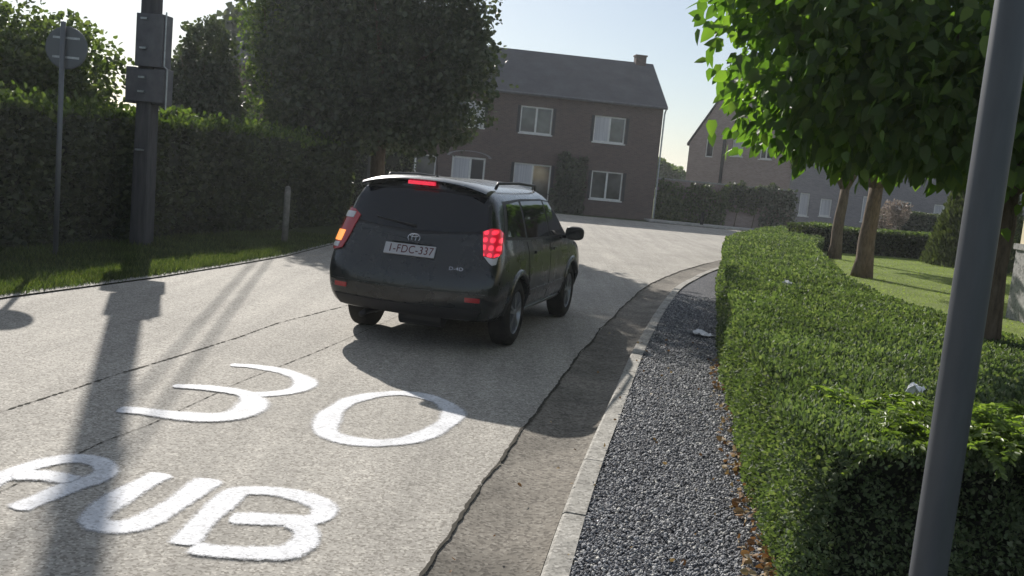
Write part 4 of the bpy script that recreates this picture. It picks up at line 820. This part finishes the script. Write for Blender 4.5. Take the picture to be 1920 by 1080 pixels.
for s in (1, -1):
    P, D = side(s), (-s, 0, 0)
    patch('window_surround', [(-1.78, 1.13), (-.9, 1.1), (0, 1.085), (1.02, 1.075)], [(-1.6, 1.5), (-.9, 1.525), (0, 1.525), (.43, 1.5)], P, D, M['plastic'], .003, 40, 8)
    patch('side_window', [(.06, 1.11), (.9, 1.1)], [(.06, 1.5), (.4, 1.485)], P, D, M['carglass'], .007)
    patch('side_window', [(-.96, 1.125), (0, 1.11)], [(-.94, 1.5), (0, 1.505)], P, D, M['carglass'], .007)
    patch('side_window', [(-1.68, 1.16), (-1.04, 1.13)], [(-1.52, 1.47), (-1.02, 1.5)], P, D, M['carglass'], .007)
    for lo, hi in (([(.03, .4), (.5, .4), (.86, .4)], [(.03, 1.065), (.5, 1.06), (1.0, 1.05)]), ([(-.84, .4), (-.4, .4), (0, .4)], [(-1.0, 1.085), (-.5, 1.075), (0, 1.065)])):
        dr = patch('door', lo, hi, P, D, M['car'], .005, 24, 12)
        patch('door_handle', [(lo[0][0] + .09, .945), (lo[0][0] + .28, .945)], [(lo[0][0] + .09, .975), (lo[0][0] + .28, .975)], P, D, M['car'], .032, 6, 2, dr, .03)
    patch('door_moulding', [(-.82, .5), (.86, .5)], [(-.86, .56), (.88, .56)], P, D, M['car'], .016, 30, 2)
    patch('side_sill', [(-.86, .285), (.86, .285)], [(-.86, .35), (.86, .35)], P, D, M['alloy'], .012, 30, 3)
    for y in (-1.28, 1.28):
        b = MB(); v = []; ns = 30
        for i in range(ns + 1):
            a = math.pi * (.0 + 1.0 * i / ns)
            for rr_, xx_ in ((.385, .86), (.385, .925), (.41, .935), (.45, .915), (.455, .86)): v.append((s * (.85 + (xx_ - .85) * min(1, .25 + 1.6 * math.sin(a))), y + math.cos(a) * rr_, .36 + math.sin(a) * rr_))
        b.add(v, [(i * 5 + k, i * 5 + k + 1, i * 5 + k + 6, i * 5 + k + 5) for i in range(ns) for k in range(4)]); b.build('wheel_arch', M['car'], CAR, True)
    # tail lamp wrapping round the corner
    dv = Vector((-s * .62, .78, 0)).normalized(); tg = Vector((s * .78, .62, 0)); c0 = Vector((s * .8, -2.03, 0)) - dv * 1.2
    pl = lambda a, z, c0=c0, tg=tg: c0 + tg * a + Vector((0, 0, z))
    def lamp(a0, a1, z0, z1, m_, e, nm='tail_lamp', par=None, a2=None, a3=None): return patch(nm, [(a0, z0), (a1, z0)], [(a0 if a2 is None else a2, z1), (a1 if a3 is None else a3, z1)], pl, dv, m_, e, 10, 10, par)
    if s > 0:
        tl = patch('tail_lamp', [(-.09, .975), (0, .96), (.06, .985), (.08, 1.01)], [(-.08, 1.2), (0, 1.235), (.08, 1.235), (.13, 1.2)], pl, dv, M['red_lit'], .022, 14, 14); patch('reversing_lens', [(-.05, .915), (-.02, .89), (.02, .9), (.03, .925)], [(-.085, .967), (0, .952), (.05, .975), (.06, .99)], pl, dv, M['clear'], .018, 10, 6, tl); patch('side_lens', [(.1, 1.0), (.12, 1.03), (.15, 1.08)], [(.15, 1.2), (.17, 1.2), (.18, 1.19)], pl, dv, M['red'], .014, 8, 8, tl)
    else:
        tl = patch('tail_lamp', [(-.1, .9), (0, .87), (.06, .9)], [(-.13, 1.24), (-.04, 1.29), (.14, 1.3)], pl, dv, M['red'], .02, 12, 12); lamp(-.05, .07, .96, 1.07, M['amber'], .027, 'indicator_lens', tl); lamp(-.07, .08, 1.2, 1.26, M['clear'], .027, 'upper_highlight', tl); lamp(-.05, .03, .9, .945, M['clear'], .027, 'reversing_lens', tl)  # pale upper patch: a highlight on the left lamp, built in as colour
    patch('reflector', [(s * .62, .53), (s * .76, .53)], [(s * .62, .575), (s * .76, .575)], rear, (0, 1, 0), M['red'], .008, 6, 2)
    # mirror
    b = bmesh.new(); bmesh.ops.create_uvsphere(b, u_segments=20, v_segments=12, radius=1)
    for v in b.verts:
        c = v.co; r_ = (abs(c.x) ** 3 + abs(c.y) ** 3 + abs(c.z) ** 3) ** (1 / 3); c /= r_; v.co = Vector((s * 1.035 + c.x * .115, .66 + c.y * .07, 1.135 + c.z * .085))
    me = bpy.data.meshes.new('m'); b.to_mesh(me); b.free(); me.materials.append(M['plastic']); mi = link('wing_mirror', me, CAR, True)
    b = MB(); b.box(s * 1.035 - .09, s * 1.035 + .09, .585, .594, 1.07, 1.2); b.build('mirror_glass', M['carglass'], mi)
    b = MB(); b.tube([(s * .86, .72, 1.08), (s * .97, .68, 1.09)], .025, 8); b.build('mirror_arm', M['plastic'], mi)
    patch('headlight', [(s * .46, .72), (s * .74, .74)], [(s * .5, .83), (s * .72, .84)], front, (0, -1, 0), M['clear'], .006, 8, 4)
# rear end
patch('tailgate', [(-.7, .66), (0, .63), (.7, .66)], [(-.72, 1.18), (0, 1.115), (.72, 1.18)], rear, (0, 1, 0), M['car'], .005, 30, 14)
patch('window_surround', [(-.75, 1.19), (-.4, 1.145), (0, 1.125), (.4, 1.145), (.75, 1.19)], [(-.685, 1.55), (0, 1.58), (.685, 1.55)], rear, (0, 1, 0), M['plastic'], .003, 30, 10)
patch('rear_window', [(-.725, 1.215), (-.4, 1.17), (0, 1.15), (.4, 1.17), (.725, 1.215)], [(-.655, 1.525), (0, 1.555), (.655, 1.525)], rear, (0, 1, 0), M['carglass'], .007, 30, 10)
patch('tailgate_trim', [(-.64, 1.125), (0, 1.065), (.64, 1.125)], [(-.64, 1.14), (0, 1.08), (.64, 1.14)], rear, (0, 1, 0), M['car'], .014, 30, 2, None, .02)
patch('rear_bumper', [(-.72, .36), (0, .34), (.72, .36)], [(-.76, .46), (0, .45), (.76, .46)], rear, (0, 1, 0), M['plastic'], .012, 30, 4)
patch('bumper_edge', [(-.8, .6), (0, .585), (.8, .6)], [(-.8, .615), (0, .6), (.8, .615)], rear, (0, 1, 0), M['car'], .02, 30, 2)
patch('windscreen', [(-.72, 1.2), (0, 1.25), (.72, 1.2)], [(-.62, 1.57), (0, 1.62), (.62, 1.57)], front, (0, -1, 0), M['carglass'], .005, 24, 10)
patch('grille', [(-.36, .7), (.36, .7)], [(-.38, .82), (.38, .82)], front, (0, -1, 0), M['plastic'], .006, 12, 4)
# roof spoiler
b = MB(); v = []; nx_ = 24
prof = [(-1.72, .012), (-1.85, .018), (-1.97, .0), (-2.0, -.02), (-1.97, -.035), (-1.86, -.03)]
for i in range(nx_ + 1):
    x = -.66 + 1.32 * i / nx_; zr = 1.672 - .1 * abs(x / .7) ** 2.6; sw = .05 * (x / .66) ** 2
    for y, dz in prof: v.append((x, y + sw, zr + dz))
np_ = len(prof); b.add(v, [(i * np_ + k, (i + 1) * np_ + k, (i + 1) * np_ + k + 1, i * np_ + k + 1) for i in range(nx_) for k in range(np_ - 1)] + [tuple(range(np_)), tuple(nx_ * np_ + k for k in range(np_))[::-1]])
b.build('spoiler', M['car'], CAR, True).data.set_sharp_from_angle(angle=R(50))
b = MB(); b.box(-.14, .14, -2.012, -1.96, 1.6, 1.636); bevelled(b.build('brake_light', M['brake'], CAR), .006)
b = MB(); b.tube([(.02, -1.62, 1.68), (.02, -1.63, 1.71), (.02, -1.7, 1.93)], [.018, .006, .003], 8); b.build('aerial', M['plastic'], CAR)
for s in (-1, 1):
    b = MB(); b.tube([(s * .6, -1.45, 1.62), (s * .6, -1.38, 1.675), (s * .61, -.6, 1.69), (s * .6, .12, 1.672), (s * .59, .2, 1.62)], .016, 10); b.build('roof_rail', M['plastic'], CAR, True)
# number plate and badges
def rear_at(x, z):
    h, nn, _, _ = BV.ray_cast(Vector((x, -3.2, z)), Vector((0, 1, 0))); return h, nn
def rear_frame(x, z, e):
    h, nn = rear_at(x, z); up_ = Vector((0, 0, 1)); X = up_.cross(-nn).normalized(); X = -X if X.x < 0 else X; Z = nn.cross(X).normalized(); Z = -Z if Z.z < 0 else Z
    m_ = Matrix((X, Z, X.cross(Z))).transposed().to_4x4(); m_.translation = h + nn * e; return m_
def text(s_, size, m_, mtx, name, par, ext=.0015, sx=1.):
    c = bpy.data.curves.new('t', 'FONT'); c.body = s_; c.size = size; c.align_x = 'CENTER'; c.align_y = 'CENTER'; c.extrude = ext; c.space_character = 1.05
    o = bpy.data.objects.new('t', c); COL.objects.link(o); dg = bpy.context.evaluated_depsgraph_get(); me = bpy.data.meshes.new_from_object(o.evaluated_get(dg), depsgraph=dg); bpy.data.objects.remove(o)
    me.transform(Matrix.Diagonal((sx, 1, 1, 1))); me.transform(mtx); me.materials.clear(); me.materials.append(m_); return link(name, me, par)
mp = rear_frame(0, .955, .02)
b = MB(); b.box(-.262, .262, -.058, .058, -.03, .004); pl_ = b.build('number_plate', M['plate'], CAR); pl_.data.transform(mp)
text('1-FDC-337', .115, M['platered'], mp @ Matrix.Translation((.012, -.002, .006)), 'plate_characters', pl_, sx=.86)
b = MB(); b.box(-.2, .2, -.012, .012, -.02, .03); o = b.build('plate_lamp_trim', M['car'], CAR); o.data.transform(rear_frame(0, 1.035, .008))
me_ = rear_frame(.02, 1.075, .026); b = MB()
def ell(a, c, cx=0, cy=0, n_=36): return [(cx + a * math.cos(q), cy + c * math.sin(q), 0) for q in [2 * math.pi * k / n_ for k in range(n_ + 1)]]
for a, c, cx, cy in ((.062, .043, 0, 0), (.021, .04, 0, 0), (.042, .014, 0, .024)): b.tube(ell(a, c, cx, cy), .0045, 6, cap=False)
o = b.build('badge', M['chrome'], CAR, True); o.data.transform(me_)
text('D-4D', .05, M['chrome'], rear_frame(.5, .83, .008), 'badge', CAR, .003, 1.2)
b = MB(); b.tube([(.06, -2.12, 1.2), (.03, -2.09, 1.2)], .02, 8); 
h1, n1_ = rear_at(0, 1.19); h2, n2_ = rear_at(-.42, 1.24)
b = MB(); b.tube([h1 + n1_ * .012, h1 + n1_ * .03, h2 + n2_ * .02], [.018, .012, .006], 8); b.build('rear_wiper', M['plastic'], CAR)
b = MB(); b.tube([(-.45, -1.5, .27), (-.45, -2.1, .29), (-.45, -2.2, .27)], .03, 12); b.build('exhaust_pipe', M['plastic'], CAR, True)
b = MB(); b.box(-.6, .6, -1.1, 1.2, .2, .3); b.tube([(-.66, -1.28, .3), (.66, -1.28, .3)], .05, 10); b.tube([(-.15, -1.28, .3), (.15, -1.28, .3)], [.1, .1], 12); b.tube([(-.1, -2.0, .3), (.35, -2.0, .3)], [.09, .09], 12); b.build('underbody', M['plastic'], CAR)
# wheels
def lathe(b, prof, cx, cy, cz, sx, n_=40, m=0):
    v = []; k = len(prof)
    for i in range(n_):
        a = 2 * math.pi * i / n_
        for x, r_ in prof: v.append((cx + sx * x, cy + math.cos(a) * r_, cz + math.sin(a) * r_))
    b.add(v, [(i * k + j, i * k + j + 1, ((i + 1) % n_) * k + j + 1, ((i + 1) % n_) * k + j) for i in range(n_) for j in range(k - 1)], m)
for sx in (-1, 1):
    for y in (-1.28, 1.28):
        wh = bpy.data.objects.new('wheel', None); COL.objects.link(wh); wh.parent = CAR; wh.location = (sx * .79, y, .35); wh.empty_display_size = .2
        b = MB(); lathe(b, [(-.11, .2), (-.112, .3), (-.09, .342), (-.05, .35), (.05, .35), (.085, .342), (.108, .3), (.112, .26), (.1, .225), (.06, .215)], 0, 0, 0, sx, 48); 
        b.build('tyre', M['rubber'], wh, True)
        b = MB(); lathe(b, [(-.1, .205), (.05, .2), (.096, .222), (.1, .232), (.09, .236)], 0, 0, 0, sx, 48); lathe(b, [(.1, .0), (.1, .03), (.085, .045), (.06, .05)], 0, 0, 0, sx, 24)
        for k in range(5):
            a = 2 * math.pi * k / 5 + .3; c, s_ = math.cos(a), math.sin(a)
            for da in (-.16, .16):
                c2, s2 = math.cos(a + da), math.sin(a + da); tx, tz = -s2, c2
                v = [(sx * xx_, c * .03 * 0 + c2 * rr_ + tx * w_, s2 * rr_ + tz * w_) for xx_ in (.055, .092) for rr_, w_ in ((.03, -.016), (.03, .016), (.212, .014), (.212, -.014))]
                b.add(v, [(3, 2, 1, 0), (4, 5, 6, 7), (0, 1, 5, 4), (1, 2, 6, 5), (2, 3, 7, 6), (3, 0, 4, 7)])
        r_ = b.build('rim', M['alloy'], wh, True); r_.data.set_sharp_from_angle(angle=R(35))
        b = MB(); lathe(b, [(.02, .0), (.02, .15), (.01, .15)], 0, 0, 0, sx, 30); b.build('brake_disc', M['plastic'], wh)
